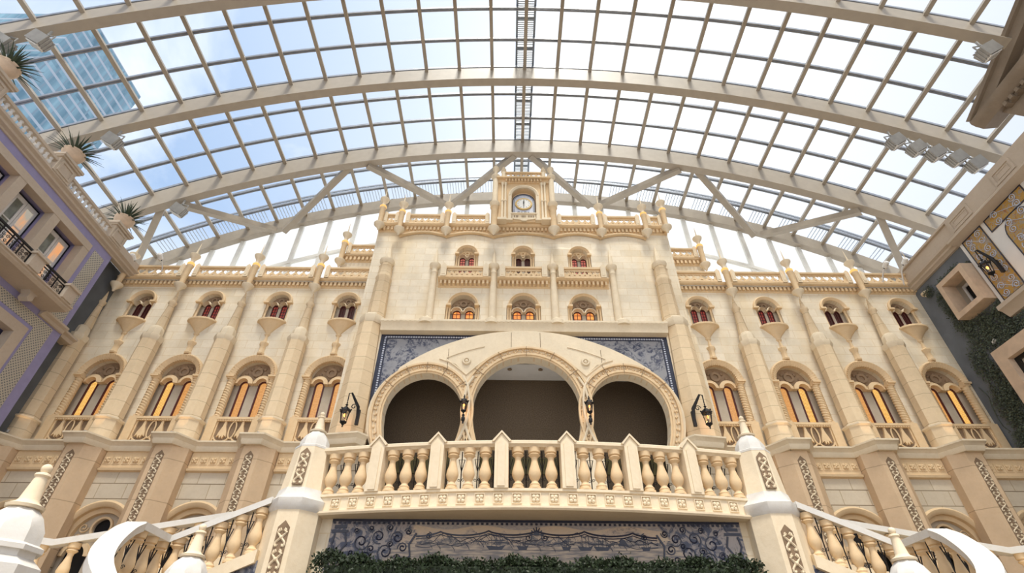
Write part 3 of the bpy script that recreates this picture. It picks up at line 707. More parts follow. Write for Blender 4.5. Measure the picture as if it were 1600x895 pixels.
# tower top
trn += 1; cornice('trim_%d' % trn, -7.62, 7.62, 19.6, 21.72, 'dentilled cornice along the top of the central tower')
tx = [-7.5, -6.42, -3.98, -1.53, 1.6, 4.07, 6.42, 7.5]
for i, cx in enumerate(tx):
    if i in (3, 4): continue
    lab = 'dish finial on the tower parapet, %s' % {0: 'at its left end', 1: 'second from its left end', 2: 'just left of the clock gable', 5: 'just right of the clock gable', 6: 'second from its right end', 7: 'at its right end'}[i]
    clone(f0, (cx, 19.15, 21.05+(.35 if i in (0, 7) else 0)), lab)
for i, (a_, b_) in enumerate(((-7.4, -6.6), (-6.2, -4.2), (-3.75, -1.8), (1.85, 3.82), (4.3, 6.2), (6.6, 7.4))):
    balus(((a_+b_)/2, 19.42, 21.72), b_-a_, .68, 5 if b_-a_ > 1 else 2, 'pierced parapet section on the tower, %s of six' % place(i, 6), 'pierced parapet sections of the tower')
for s_ in (-1, 1):
    trn += 1; x0, x1 = sorted((s_*7.6, s_*9.6)); sd_ = 'left' if s_ < 0 else 'right'
    cornice('trim_%d' % trn, x0, x1, 20.6, 20.45, 'short dentilled cornice on the %s shoulder of the tower' % sd_, .8)
    balus((s_*8.45, 20.45, 20.45), 1.7, .62, 4, 'short pierced parapet on the %s shoulder of the tower' % sd_, 'shoulder parapets', (s_ < 0, s_ > 0))
    clone(f0, (s_*9.45, 20.2, 19.75), 'dish finial on the %s shoulder of the tower' % sd_)
# scalloped band under the tower cornice
trn += 1; b = MB()
for i in range(7):
    a_, c_ = tx[i], tx[i+1]
    if c_-a_ < 1.2: continue
    pts = [(a_+(c_-a_)*k/14, 19.52, 21.02+.30*math.sin(PI*k/14)**.8-.12) for k in range(15)]; b.sweep(pts, [(-.05, -.06), (.10, -.06), (.12, 0), (.08, .07), (-.05, .07)])
tag(obj('trim_%d' % trn, b, 'trim'), 'scalloped moulding hanging under the tower cornice', 'moulding', kind='structure')
# balconets under the top tower windows
bl = None
for i, cx in enumerate((-2.85, 0, 2.85)):
    lab = 'pierced stone balconet on a dentilled shelf, %s of three on the tower' % place(i, 3)
    if bl is None:
        bl = thing('balconet', lab, 'balcony', (cx, 19.6, 17.95), 'balconets of the top tower windows')
        b = MB().prism([(.0, 0), (-.42, 0), (-.44, -.05), (-.36, -.10), (-.1, -.12), (-.08, -.34), (0, -.4)], 'x', -1.27, 1.27); dentils(b, -1.22, 1.22, -.08, -.34, -.13, .19, .22)
        obj('shelf', b, 'trim', bl)
        obj('lattice', lattice(1.75, .46, 7), 'trim', bl, (0, -.32, .08))
        obj('bottom_rail', MB().box(-1.15, 1.15, -.4, -.24, 0, .09), 'trim', bl); obj('top_rail', MB().box(-1.0, 1.0, -.42, -.22, .54, .66), 'trim', bl)
        for s_ in (-1, 1):
            obj('post', MB().prism([(-.13, 0), (.13, 0), (.13, .68), (0, .84), (-.13, .68)], 'y', -.16, .12).prism([(-.07, .1), (.07, .1), (.07, .6), (0, .72), (-.07, .6)], 'y', -.18, -.15), 'pale', bl, (s_*1.02, -.3, 0))
    else: clone(bl, (cx, 19.6, 17.95), lab)
# ledge below the tower windows
trn += 1; b = MB()
pth = [(-6.3, 18.95)]
for cx in (-4.37, -1.46, 1.46, 4.37): pth += [(cx-.42, 18.95), (cx-.3, 18.78), (cx+.3, 18.78), (cx+.42, 18.95)]
pth.append((6.3, 18.95))
b.sweep([(-6.3, 18.95, 0), (6.3, 18.95, 0)], [(-.8, 14.62), (.02, 14.62), (.04, 14.7), (.10, 14.9), (.20, 15.02), (.20, 15.10), (-.1, 15.2), (-.8, 15.2)])
for k in range(62): b.box(-6.15+k*.2, -6.05+k*.2, 18.76, 18.84, 14.98, 15.03)
for cx in (-4.37, -1.46, 1.46, 4.37): b.lathe([(.34, 14.95), (.34, 15.14), (.26, 15.22)], (cx, 18.98, 0), 16)
tag(obj('trim_%d' % trn, b, 'pale'), 'projecting ledge above the great arch', 'ledge', kind='structure')

# ------------------------------------------------------------------ clock gable
cg = thing('clock_gable', 'small columned stone gable crowning the tower around the clock', 'gable', (0.05, 19.15, 21.7))
b = MB().plate([(-1.45, 0), (1.45, 0), (1.45, 3.2), (-1.45, 3.2)], [archpoly(0, .5, .66, 1.98, .66)], 0, .35); obj('body', b, 'trim', cg)
obj('niche_back', MB().box(-.8, .8, .3, .36, .3, 2.8), 'trim', cg)
b = MB().arch((0, 1.98), [(.66, -.1), (.66, .1), (.84, .02), (.84, -.12), (.75, -.16)], 24)
for s_ in (-1, 1): b.box(min(s_*.66, s_*.84), max(s_*.66, s_*.84), -.12, .05, .05, 1.98).box(min(s_*.60, s_*.92), max(s_*.60, s_*.92), -.18, .05, -.02, .08)
obj('arch_surround', b, 'pale', cg)
b = MB().box(-.72, .72, -.14, .1, .5, .58).box(-.64, .64, -.06, .02, .2, .5).prism([(-.66, .2), (.66, .2), (.5, .12), (.2, .08), (.12, 0), (-.12, 0), (-.2, .08), (-.5, .12)], 'y', -.1, .02); obj('sill_panel', b, 'pale', cg)
q = MB()
for x_ in (-.5, -.4, -.33, -.10, -.03, .05, .25, .33, .41, .5): q.box(x_-.02, x_+.02, -.075, -.055, .28, .42)
obj('incised_inscription', q, 'carve', cg)
for s_ in (-1, 1):
    for dx in (0, .17):
        obj('column', MB().lathe([(.10, .02), (.10, .12), (.065, .18), (.06, 1.5), (.085, 1.53), (.085, 1.6), (.06, 1.64), (.055, 2.85), (.10, 2.98), (.10, 3.05)], (s_*(1.0+dx), -.06, 0), 10), 'pale', cg)
b = MB().box(-1.5, 1.5, -.3, .35, 3.28, 3.38); dentils(b, -1.05, 1.05, -.02, 3.08, 3.26, .17, .2); b.box(-1.45, 1.45, -.1, .35, 3.04, 3.3); obj('cornice', b, 'trim', cg)
obj('top_lattice', lattice(2.0, .34, 7), 'trim', cg, (0, -.15, 3.42)); obj('top_rail', MB().box(-1.1, 1.1, -.24, -.06, 3.76, 3.84).box(-1.1, 1.1, -.24, -.06, 3.36, 3.42), 'trim', cg)
for s_ in (-1, 1):
    obj('corner_finial', MB().lathe([(.12, 3.38), (.12, 3.86), (.17, 3.92), (.09, 4.0), (.14, 4.1), (.05, 4.2), (.08, 4.28), (0, 4.4)], (s_*1.12, -.15, 0), 10), 'pale', cg)
    obj('base_block', MB().box(min(s_*.92, s_*1.4), max(s_*.92, s_*1.4), -.3, .1, -.1, .05), 'pale', cg)
for s_ in (-1, 1):
    t_ = thing('gable_turret', 'tall slim turret with stacked dishes on the %s side of the clock' % ('left' if s_ < 0 else 'right'), 'turret', (s_*1.56+.04, 19.05, 21.05), 'slim turrets beside the clock')
    obj('corbel', MB().lathe([(0, -.45), (.06, -.38), (.18, -.18), (.30, -.02), (.31, .04), (.2, .12)], (0, 0, 0), 16), 'pale', t_)
    obj('lower_shaft', MB().lathe([(.17, .1), (.18, 1.5), (.24, 1.6)], (0, 0, 0), 12), 'trim', t_)
    obj('dish', MB().lathe([(.15, 1.58), (.13, 1.66), (.27, 1.86), (.28, 1.93), (.17, 2.0)], (0, 0, 0), 16), 'pale', t_)
    obj('upper_shaft', MB().lathe([(.16, 1.98), (.15, 3.9), (.13, 3.95)], (0, 0, 0), 12), 'pale', t_)
    obj('crown', MB().lathe([(.12, 3.92), (.25, 4.12), (.25, 4.2), (.1, 4.28), (.08, 4.55), (.11, 4.62), (.19, 4.85), (.19, 4.92), (.06, 5.0), (.03, 5.2), (0, 5.6)], (0, 0, 0), 14), 'pale', t_)
ck = thing('clock', 'white clock with ochre border set in a blue tile panel, hands near twelve', 'clock', (.05, 19.32, 23.2))
obj('tile_panel', MB().prism(archpoly(0, -.92, .60, .28), 'y', .0, .04), 'clocktile', ck)
fr_ = obj('panel_border', MB().plate(archpoly(0, -.92, .61, .28), [archpoly(0, -.88, .565, .28)], -.02, .0).plate(archpoly(0, -.86, .53, .28), [archpoly(0, -.84, .51, .28)], -.015, .0), 'blueline', ck)
q = MB()
for cx, sg in ((-.28, 1), (-.1, -1), (.08, 1), (.26, -1)): q.tube(scroll((cx, -.62), .085, 1.3, 0, sg, -.01), .016, 4)
q.tube([(-.42, -.01, -.66), (-.2, -.01, -.72), (.2, -.01, -.70), (.42, -.01, -.64)], .014, 4); obj('blue_flourish', q, 'blueline', ck)
obj('dial', MB().arch((0, .05), [(0.0001, -.05), (.37, -.05), (.37, -.01), (.0001, -.01)], 32, 0, 2*PI), 'dial', ck)
obj('dial_border', MB().arch((0, .05), [(.37, -.06), (.46, -.06), (.46, -.01), (.37, -.01)], 32, 0, 2*PI).arch((0, .05), [(.46, -.03), (.475, -.03), (.475, 0), (.46, 0)], 32, 0, 2*PI), 'gold', ck)
q = MB()
for k in range(12):
    a = PI*k/6; c_, s_ = math.cos(a), math.sin(a); px_, pz_ = -s_*.012, c_*.012
    q.add([(.27*c_+px_, -.056, .05+.27*s_+pz_), (.34*c_+px_, -.056, .05+.34*s_+pz_), (.34*c_-px_, -.056, .05+.34*s_-pz_), (.27*c_-px_, -.056, .05+.27*s_-pz_)], [(0, 1, 2, 3)])
obj('hour_marks', q, 'blueline', ck)
obj('hour_hand', MB().prism([(-.03, .02), (.03, .02), (.045, .2), (.0, .28), (-.035, .2)], 'y', -.075, -.065), 'black', ck)
obj('minute_hand', MB().prism([(-.012, -.2), (.02, -.2), (.03, .05), (.035, .33), (.015, .36), (-.01, .05)], 'y', -.085, -.076), 'black', ck)

# ------------------------------------------------------------------ great arch and loggia
ar = thing('arcade', 'wide stone arcade of three round arches under a segmental gable', 'arcade', (0, 18.8, 0))
def oval(cx, cz, rx, ru, rd, zb, n=28):
    p = []; a1 = math.asin((cz-zb)/rd)
    for i in range(n+1):
        a = -a1+(PI+2*a1)*i/n; s_ = math.sin(a); p.append((cx+rx*math.cos(a), cz+(ru if s_ > 0 else rd)*s_))
    return p
ZB = 5.8
OV = [(-4.0, 10.75, 1.53, 1.66, 2.55), (.06, 11.0, 2.13, 2.22, 3.3), (4.05, 10.78, 1.53, 1.66, 2.55)]
def opening(o, grow=0):
    cx, cz, rx, ru, rd = o; q = oval(cx, cz, rx+grow, ru+grow, rd+grow*.4, 9.2)
    return [(q[-1][0], ZB), (q[0][0], ZB)]+q if grow == 0 else q
R_ = 8.05; zc = 14.55-R_
out = []
for i in range(29):
    x_ = 5.15-10.3*i/28; out.append((x_, zc+math.sqrt(R_*R_-x_*x_)))
lf = oval(-4.0, 10.72, 2.12, 2.18, 2.6, 9.3); lf = [p for p in lf if p[0] < -5.15][::1]
rg = [(-p[0]+.05, p[1]) for p in reversed(lf)]
outer = [(-6.0, ZB), (6.05, ZB)]+rg[::1]+out+lf
obj('arch_wall', MB().plate(outer, [opening(o) for o in OV], 0, .5), 'pale', ar)
for o, nm in zip(OV, ('left', 'centre', 'right')):
    cx, cz, rx, ru, rd = o; b = MB()
    def ring(r0, r1, y0, y1, mb):
        A = oval(cx, cz, rx+r0, ru+r0, rd+r0*.6, 9.2, 40); B = oval(cx, cz, rx+r1, ru+r1, rd+r1*.6, 9.2, 40); n = len(A); vs = []
        for p, q_ in zip(A, B): vs += [(p[0], y0, p[1]), (q_[0], y0, q_[1]), (q_[0], y1, q_[1]), (p[0], y1, p[1])]
        mb.add(vs, [(i*4+k, i*4+(k+1) % 4, (i+1)*4+(k+1) % 4, (i+1)*4+k) for i in range(n-1) for k in range(4)]+[(3, 2, 1, 0), (4*n-4, 4*n-3, 4*n-2, 4*n-1)])
    ring(.0, .08, -.04, .3, b); ring(.08, .16, -.10, .05, b); ring(.38, .46, -.12, .05, b); ring(.16, .19, -.06, .02, b)
    ab = obj('arch_moulding', b, 'trim', ar)
    q = MB(); A = oval(cx, cz, rx+.28, ru+.28, rd+.18, 9.3, 90)
    q.tube([(p[0], -.01, p[1]) for p in A], .02, 4)
    for i in range(0, len(A)-1):
        p = A[i]; q.ball((p[0]+.05*(-1)**i*math.cos(i), -.02, p[1]+.05*(-1)**i), .048, 6)
    obj('vine_carving', q, 'trim', ab)
    q = MB()
    for a in ((PI*.2, PI*.36, PI*.5, PI*.64, PI*.8) if nm != 'centre' else (PI*.2, PI*.35, PI*.5, PI*.65, PI*.8)):
        c_, s_ = math.cos(a), math.sin(a); q.tube([(cx+(rx)*c_, -.11, cz+(ru)*s_), (cx+(rx+.46)*c_, -.13, cz+(ru+.46)*s_)], .012, 4)
    obj('voussoir_joints', q, 'carve', ab)
for s_ in (-1, 1):   # spandrel mouldings and bosses
    q = MB()
    def arcp(rr, x0, x1, n=10): return [(x_, -.02, zc+math.sqrt(rr*rr-x_*x_)) for x_ in [x0+(x1-x0)*i/n for i in range(n+1)]]
    q.tube([(s_*x_+.05, y_, z_) for x_, y_, z_ in arcp(R_-.62, 1.75, 3.3)], .025, 5)
    q.tube([(s_*x_+.05, -.02, z_) for x_, z_ in ((3.3, 13.05), (2.9, 12.75), (2.45, 12.35), (2.05, 12.75), (1.6, 13.15), (1.05, 13.5))], .035, 5)
    q.tube([(s_*x_+.05, -.02, z_) for x_, z_ in ((2.45, 12.35), (2.9, 12.85), (3.6, 13.1))], .03, 5)
    obj('spandrel_moulding', q, 'pale', ar)
    obj('boss', MB().arch((s_*2.47+.05, 13.0), [(.09, -.04), (.11, -.09), (.16, -.09), (.19, -.02)], 18, 0, 2*PI).ball((s_*2.47+.05, -.02, 13.0), .085, 10), 'pale', ar)
    for k in (-.9, .9):
        obj('keystone_joint', MB().box(s_*.62-.01+.05, s_*.62+.01+.05, -.01, .02, 13.72, 14.45) if k > 0 else MB().box(s_*3.2-.01, s_*3.2+.01, -.01, .02, 12.6, 13.6), 'carve', ar)
    px_ = s_*2.34+.04; q = MB()      # crossing ribs on the piers
    for u in (-1, 1):
        q.tube([(px_+u*.42, -.06, 9.2), (px_+u*.16, -.08, 9.7), (px_, -.09, 10.15), (px_-u*.10, -.08, 10.7), (px_-u*.10, -.08, 11.3), (px_+u*.0, -.09, 11.85), (px_+u*.22, -.08, 12.25)], .055, 6)
        q.tube([(px_+u*.5, -.06, 6.0), (px_+u*.42, -.06, 9.2)], .05, 6)
    for zz in (9.55, 9.75): 
        for u in (-1, 1): q.tube(scroll((px_+u*.17, zz), .07, 1.2, 0, u, -.03), .018, 4)
    obj('pier_ribs', q, 'pale', ar)
# loggia interior
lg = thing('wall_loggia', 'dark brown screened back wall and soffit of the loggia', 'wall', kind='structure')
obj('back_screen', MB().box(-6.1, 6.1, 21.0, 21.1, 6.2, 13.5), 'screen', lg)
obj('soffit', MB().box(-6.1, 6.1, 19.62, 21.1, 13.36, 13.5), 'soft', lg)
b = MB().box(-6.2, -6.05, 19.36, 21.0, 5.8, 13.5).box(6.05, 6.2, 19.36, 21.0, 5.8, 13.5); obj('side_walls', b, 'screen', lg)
obj('upper_fill', MB().box(-6.3, 6.3, 19.45, 19.62, 13.5, 14.7), 'greybeige', lg)
obj('olive_band', MB().box(-6.0, 6.0, 20.9, 20.99, 9.1, 9.75), plain('olive_cloth', (.10, .085, .035), .8), lg)
for i, x_ in enumerate((-.62, .72)):
    tag(obj('downlight', MB().lathe([(.0, 0), (.08, 0), (.10, -.03), (.06, -.04)], (0, 0, 0), 14), 'carve', None, (x_, 20.0, 13.35)), 'recessed downlight in the loggia soffit, %s of the two' % ('left' if i == 0 else 'right'), 'light', 'downlights in the loggia soffit')
for s_ in (-1, 1):
    sd_ = 'left' if s_ < 0 else 'right'
    t_ = thing('tile_panel', 'blue and white tile spandrel panel on the %s of the great arch' % sd_, 'tile panel', (0, 19.3, 0), 'blue tile spandrels beside the great arch')
    P_ = [(s_*6.3, 11.0), (s_*6.3, 14.72), (s_*.2, 14.72), (s_*.2, 14.45), (s_*3, 13.25), (s_*4.2, 12.8), (s_*5.7, 12.35), (s_*6.0, 11.0)]
    obj('tiles', MB().prism(P_, 'y', 0, .05), 'azulejo', t_)
    q = MB()
    for k in range(48): q.box(min(s_*(6.1-k*.11), s_*(6.03-k*.11)), max(s_*(6.1-k*.11), s_*(6.03-k*.11)), -.014, -.005, 14.46, 14.53)
    for k in range(34): q.box(min(s_*6.13, s_*6.06), max(s_*6.13, s_*6.06), -.014, -.005, 14.4-k*.11, 14.46-k*.11)
    q.box(min(s_*.6, s_*6.1), max(s_*.6, s_*6.1), -.010, -.005, 14.49, 14.50); e_ = obj('border', MB().prism([(s_*6.29, 11.0), (s_*6.29, 14.7), (s_*.5, 14.7), (s_*.5, 14.40), (s_*5.99, 14.40), (s_*5.99, 11.0)], 'y', -.006, 0), 'blueline', t_)
    obj('border_beads', q, 'clocktile', e_)

# ------------------------------------------------------------------ wall lanterns
def lantern(loc, label, bracket_dir, sc_=1.0, rz=0):
    t_ = thing('wall_lantern', label, 'lantern', loc, 'black iron wall lanterns', rz=rz)
    n = 6
    b = MB().lathe([(.0, .62), (.03, .58), (.02, .52), (.06, .48), (.02, .44), (.05, .40), (.16, .30), (.21, .24), (.21, .20), (.17, .19)], (0, 0, 0), n)
    for k in range(6): a = PI/3*k; b.ball((.2*math.cos(a), .2*math.sin(a), .28), .035, 6)
    obj('roof', b, 'iron', t_)
    b = MB()
    for k in range(6):
        a = PI/3*k; b.tube([(.17*math.cos(a), .17*math.sin(a), .2), (.11*math.cos(a), .11*math.sin(a), -.22), (0, 0, -.33)], .014, 5)
    b.lathe([(.12, -.24), (.13, -.21), (.11, -.19)], (0, 0, 0), 12).lathe([(0, -.42), (.03, -.38), (.02, -.34), (.05, -.31), (.02, -.28)], (0, 0, 0), 8)
    obj('cage', b, 'iron', t_)
    obj('glass', MB().lathe([(.155, .19), (.10, -.2)], (0, 0, 0), 6), 'lampglass', t_)
    obj('bulb', MB().ball((0, 0, .06), .05, 8, 1.4), 'bulb', t_)
    dx, dy = bracket_dir
    if abs(dx)+abs(dy) > .5:
        b = MB().tube([(0, 0, .62), (0, 0, .95), (dx*.12, dy*.12, 1.02), (dx*.55, dy*.55, .55), (dx*.62, dy*.62, .0)], [.02, .025, .04, .07, .05], 6)
        b.box(dx*.62-.06, dx*.62+.06, dy*.62-.05, dy*.62+.05, -.15, .45)
        b.tube([(x_*1, dy*.3, z_) for x_, _, z_ in scroll((dx*.35, .5), .12, 1.2, 0, 1, 0)], .018, 5)
    else: b = MB().lathe([(0, -.85), (.04, -.82), (.03, -.75), (.09, -.68), (.09, -.55), (.05, -.5), (.07, -.42), (.03, -.36)], (0, .02, 0), 8).tube([(0, 0, -.6), (0, .38, -.55)], .04, 6)
    obj('bracket', b, 'iron', t_)
    ld = bpy.data.lights.new('lantern_light', 'POINT'); ld.energy = 6; ld.color = (1, .55, .25); ld.shadow_soft_size = .05
    lo = bpy.data.objects.new('lantern_light', ld); C.objects.link(lo); lo.parent = t_; lo.location = (0, 0, -.03); t_.scale = (sc_, sc_, sc_)
lantern((-2.36, 18.3, 10.72), 'black iron lantern on the pier left of the central arch', (0, 0), .82)
lantern((2.42, 18.3, 10.72), 'black iron lantern on the pier right of the central arch', (0, 0), .82)
lantern((-6.75, 18.15, 10.18), 'black iron lantern hanging from a bracket left of the arcade', (.62, .6))
lantern((6.78, 18.15, 10.25), 'black iron lantern hanging from a bracket right of the arcade', (-.62, .6))

# ------------------------------------------------------------------ central balcony
BALP = [(0, .26), (.11, .26), (.13, .24), (.13, .20), (.10, .18)]
def baluster_mb(h, s_=1.0):
    pr = [(.15, 0), (.15, .05), (.12, .07), (.13, .11), (.09, .15), (.075, .19), (.13, .27), (.155, .36), (.14, .45), (.10, .58), (.075, .70), (.08, .76), (.13, .80), (.15, .82), (.11, .86), (.15, .88), (.155, .98), (.155, 1.0)]
    return MB().lathe([(r*s_, z_*h) for r, z_ in pr], (0, 0, 0), 18)
def byy(x_): return 12.74+.64*(abs(x_)/5.4)**1.8
bal = thing('balcony', 'curved stone balcony with vase balusters above the tiled wall', 'balcony', (0, 0, 0))
bx = [-5.55, -3.98, -2.44, -.82, .82, 2.44, 3.98, 5.55]
path = [(-5.5+11*i/44, byy(-5.5+11*i/44), 0) for i in range(45)]
obj('base_course', MB().sweep(path, [(-.9, 5.37), (.06, 5.36), (.10, 5.40), (.10, 5.44), (.0, 5.47), (-.01, 5.78), (.04, 5.80), (.04, 5.86), (-.5, 5.9)]), 'pale', bal)
obj('handrail', MB().sweep(path, [(-.24, 6.90), (-.02, 6.90), (.03, 6.95), (.06, 6.96), (.06, 7.03), (.0, 7.07), (-.26, 7.07), (-.30, 7.0)]), 'pale', bal)
fl_ = MB().prism([(-5.9, 18.9)]+[(p[0], p[1]+.3) for p in path]+[(5.9, 18.9)], 'z', 5.55, 5.75); obj('floor_slab', fl_, 'soft', bal)
bm = baluster_mb(1.02)
base_b = None
for i in range(7):
    for k in range(3):
        x_ = bx[i]+(bx[i+1]-bx[i])*(k+1)/4+(0 if 0 < i < 6 else 0)
        l_ = (x_, byy(x_)+.13, 5.88)
        if base_b is None: base_b = obj('baluster', bm, 'trim', bal, l_)
        else: o = base_b.copy(); C.objects.link(o); o.location = l_
for i, x_ in enumerate(bx[1:-1]):
    y_ = byy(x_)-.02; an = math.atan2(byy(x_+.01)-byy(x_-.01), .02)
    pb = MB().prism([(-.17, 5.86), (.17, 5.86), (.17, 7.02), (0, 7.22), (-.17, 7.02)], 'y', -.06, .34)
    pb.prism([(-.09, 5.9), (.09, 5.9), (.09, 6.95), (0, 7.06), (-.09, 6.95)], 'y', -.085, -.055)
    pb.add([(-.20, -.10, 6.99), (0, -.10, 7.23), (0, -.10, 7.29), (-.24, -.10, 7.02), (-.20, .36, 6.99), (0, .36, 7.23), (0, .36, 7.29), (-.24, .36, 7.02)], [(0, 1, 2, 3), (7, 6, 5, 4), (0, 4, 5, 1), (3, 2, 6, 7), (0, 3, 7, 4)])
    pb.add([(.20, -.10, 6.99), (0, -.10, 7.23), (0, -.10, 7.29), (.24, -.10, 7.02), (.20, .36, 6.99), (0, .36, 7.23), (0, .36, 7.29), (.24, .36, 7.02)], [(3, 2, 1, 0), (4, 5, 6, 7), (1, 5, 4, 0), (7, 6, 2, 3), (4, 7, 3, 0)])
    obj('post', pb, 'pale', bal, (x_, y_, 0), (0, 0, an))
r0 = None
for i in range(23):
    x_ = -4.86+i*.442; y_ = byy(x_)+.005
    if r0 is None:
        q = MB().plate([(-.12, -.12), (.12, -.12), (.12, .12), (-.12, .12)], [[(-.105, -.105), (.105, -.105), (.105, .105), (-.105, .105)]], -.035, .02)
        for a in range(4): q.ball((.058*math.cos(a*PI/2+PI/4), -.01, .058*math.sin(a*PI/2+PI/4)), .048, 8)
        q.ball((0, -.035, 0), .026, 8); r0 = obj('rosette', q, 'pale', bal, (x_, y_, 5.63))
    else: o = r0.copy(); C.objects.link(o); o.location = (x_, y_, 5.63)
    (o if i else r0).rotation_euler = (0, 0, math.atan2(byy(x_+.01)-byy(x_-.01), .02))
def spear_mb(h):
    q = MB().tube([(0, 0, 0), (0, 0, h)], .015, 5)
    z1 = h*.80; z0 = h*.50
    q.tube([(0, 0, z0), (-.075, 0, z1), (.075, 0, z1), (0, 0, z0)], .014, 4).tube([(0, 0, z0), (-.0, 0, z1)], .010, 4)
    for s_ in (-1, 1): q.tube([(p[0], 0, p[2]) for p in scroll((s_*.05, h*.30), .045, 1.2, 0, s_, 0)], .008, 4)
    return q
ir = thing('iron_railing', 'thin black iron spear railing behind the balcony balusters', 'railing', (0, 0, 0))
sp0 = None
for i in range(7):
    for k in range(4):
        x_ = bx[i]+(bx[i+1]-bx[i])*(k+.5)/4; l_ = (x_, byy(x_)+.34, 5.88)
        if sp0 is None: sp0 = obj('spear', spear_mb(1.03), 'iron', ir, l_)
        else: o = sp0.copy(); C.objects.link(o); o.location = l_
# wall and painted tiles under the balcony
tag(obj('wall_terrace', MB().box(-5.6, 5.6, 13.62, 13.9, 0, 5.56).box(-5.9, -5.6, 13.62, 18.9, 0, 5.5).box(5.6, 5.9, 13.62, 18.9, 0, 5.5), 'wall'), 'pale stone terrace wall under the balcony', 'wall', kind='structure')
tp_ = thing('painted_tile_panel', 'long blue and sepia tile mural of hills, boats and scrolls under the balcony', 'tile panel', (.05, 13.6, 4.75))
obj('tiles', MB().box(-4.98, 4.98, -.02, .02, -1.1, .62), 'landscape', tp_)
q = MB().box(-4.98, 4.98, -.03, -.018, .56, .62)
for k in range(83): q.box(-4.95+k*.12, -4.89+k*.12, -.034, -.02, .50, .55)
for s_ in (-1, 1):
    q.box(min(s_*4.55, s_*4.95), max(s_*4.55, s_*4.95), -.034, -.02, .30, .36).box(min(s_*4.6, s_*4.9), max(s_*4.6, s_*4.9), -.034, -.02, .40, .47)
    q.tube([(s_*x_, -.02, z_) for x_, z_ in ((4.62, .28), (4.55, .05), (4.66, -.1), (4.55, -.3), (4.7, -.6))], .03, 4)
    q.tube([(s_*x_, -.02, z_) for x_, z_ in ((4.86, .28), (4.9, .05), (4.82, -.1), (4.93, -.3), (4.8, -.6))], .03, 4)
obj('frame_lines', q, 'blueline', tp_)
q = MB()
pts = []
for i in range(101):
    x_ = -2.9+5.8*i/100; pts.append((x_, -.022, .38-.10*abs(math.sin(x_*2.7))**.6-.05*(abs(x_)/2.9)**2))
q.tube(pts, .022, 4)
pts = [(p[0], p[1], p[2]-.055) for p in pts]; q.tube(pts, .012, 4)
for s_ in (-1, 1):
    for cx, cz, r_ in ((3.35, .20, .16), (3.8, .22, .17), (4.2, .1, .2), (3.6, -.12, .2), (4.05, -.25, .2), (3.2, -.02, .12), (4.3, -.45, .16), (3.75, -.5, .18), (3.1, .33, .09), (2.6, .25, .08), (3.55, .42, .09), (4.0, .40, .08), (3.5, .05, .08), (3.95, -.05, .10), (4.35, .35, .07), (3.3, -.25, .1), (4.4, -.15, .09)):
        q.tube(scroll((s_*cx, cz), r_, 1.5, cx*3, s_, -.022), .018, 4)
    q.tube([(s_*x_, -.022, z_) for x_, z_ in ((2.9, .3), (3.05, .05), (3.0, -.2), (3.25, -.45), (3.5, -.7))], .03, 4)
for cx in (0,): 
    for a in range(7): an = PI*a/6; q.tube([(cx, -.022, .28), (cx+.15*math.cos(an), -.022, .30+.16*math.sin(an))], .02, 4)
    for s_ in (-1, 1): q.tube(scroll((s_*.2, .22), .09, 1.4, PI/2, s_, -.022), .016, 4)
obj('scroll_drawing', q, 'blueline', tp_)
q = MB()
for cx, k in ((-1.0, 1), (1.15, .8), (1.55, .9), (-.35, .6), (2.6, .5), (.7, .5)):
    q.prism([(cx-.22*k, .04), (cx-.14*k, -.05), (cx+.16*k, -.05), (cx+.26*k, .06), (cx+.1*k, .02)], 'y', -.026, -.02)
    for dx in (-.08, .03, .12): q.box(cx+dx*k-.006, cx+dx*k+.006, -.026, -.02, .02, .02+.30*k)
    q.tube([(cx-.14*k, -.022, .16), (cx+.16*k, -.022, .14)], .006, 4)
q.prism([(1.95, .05), (2.02, .22), (2.12, .18), (2.2, .05)], 'y', -.026, -.02)
ql = MB(); rn = random.Random(4)
for base_, amp, x0_, x1_ in ((.10, .26, -2.8, -.4), (.08, .30, -1.6, .9), (.10, .24, .3, 2.9), (.06, .16, -2.9, 2.9), (.0, .10, -2.9, 2.9)):
    pts = []; n = 34; h_ = 0
    for i in range(n+1):
        u = i/n; h_ = h_*.7+rn.uniform(-.05, .05); pts.append((x0_+(x1_-x0_)*u, -.022, base_+amp*math.sin(PI*u)*(.6+.4*math.sin(u*9))+h_))
    ql.tube(pts, .009, 4)
    for i in range(3, n-3, 2): p_ = pts[i]; ql.tube([p_, (p_[0]+.07, -.022, p_[2]-.07), (p_[0]+.10, -.022, p_[2]-.13)], .006, 4)
obj('hill_drawing', ql, 'blueline', tp_)
q.box(-1.3, 2.9, -.024, -.02, -.055, -.048); obj('boat_drawing', q, 'blueline', tp_)

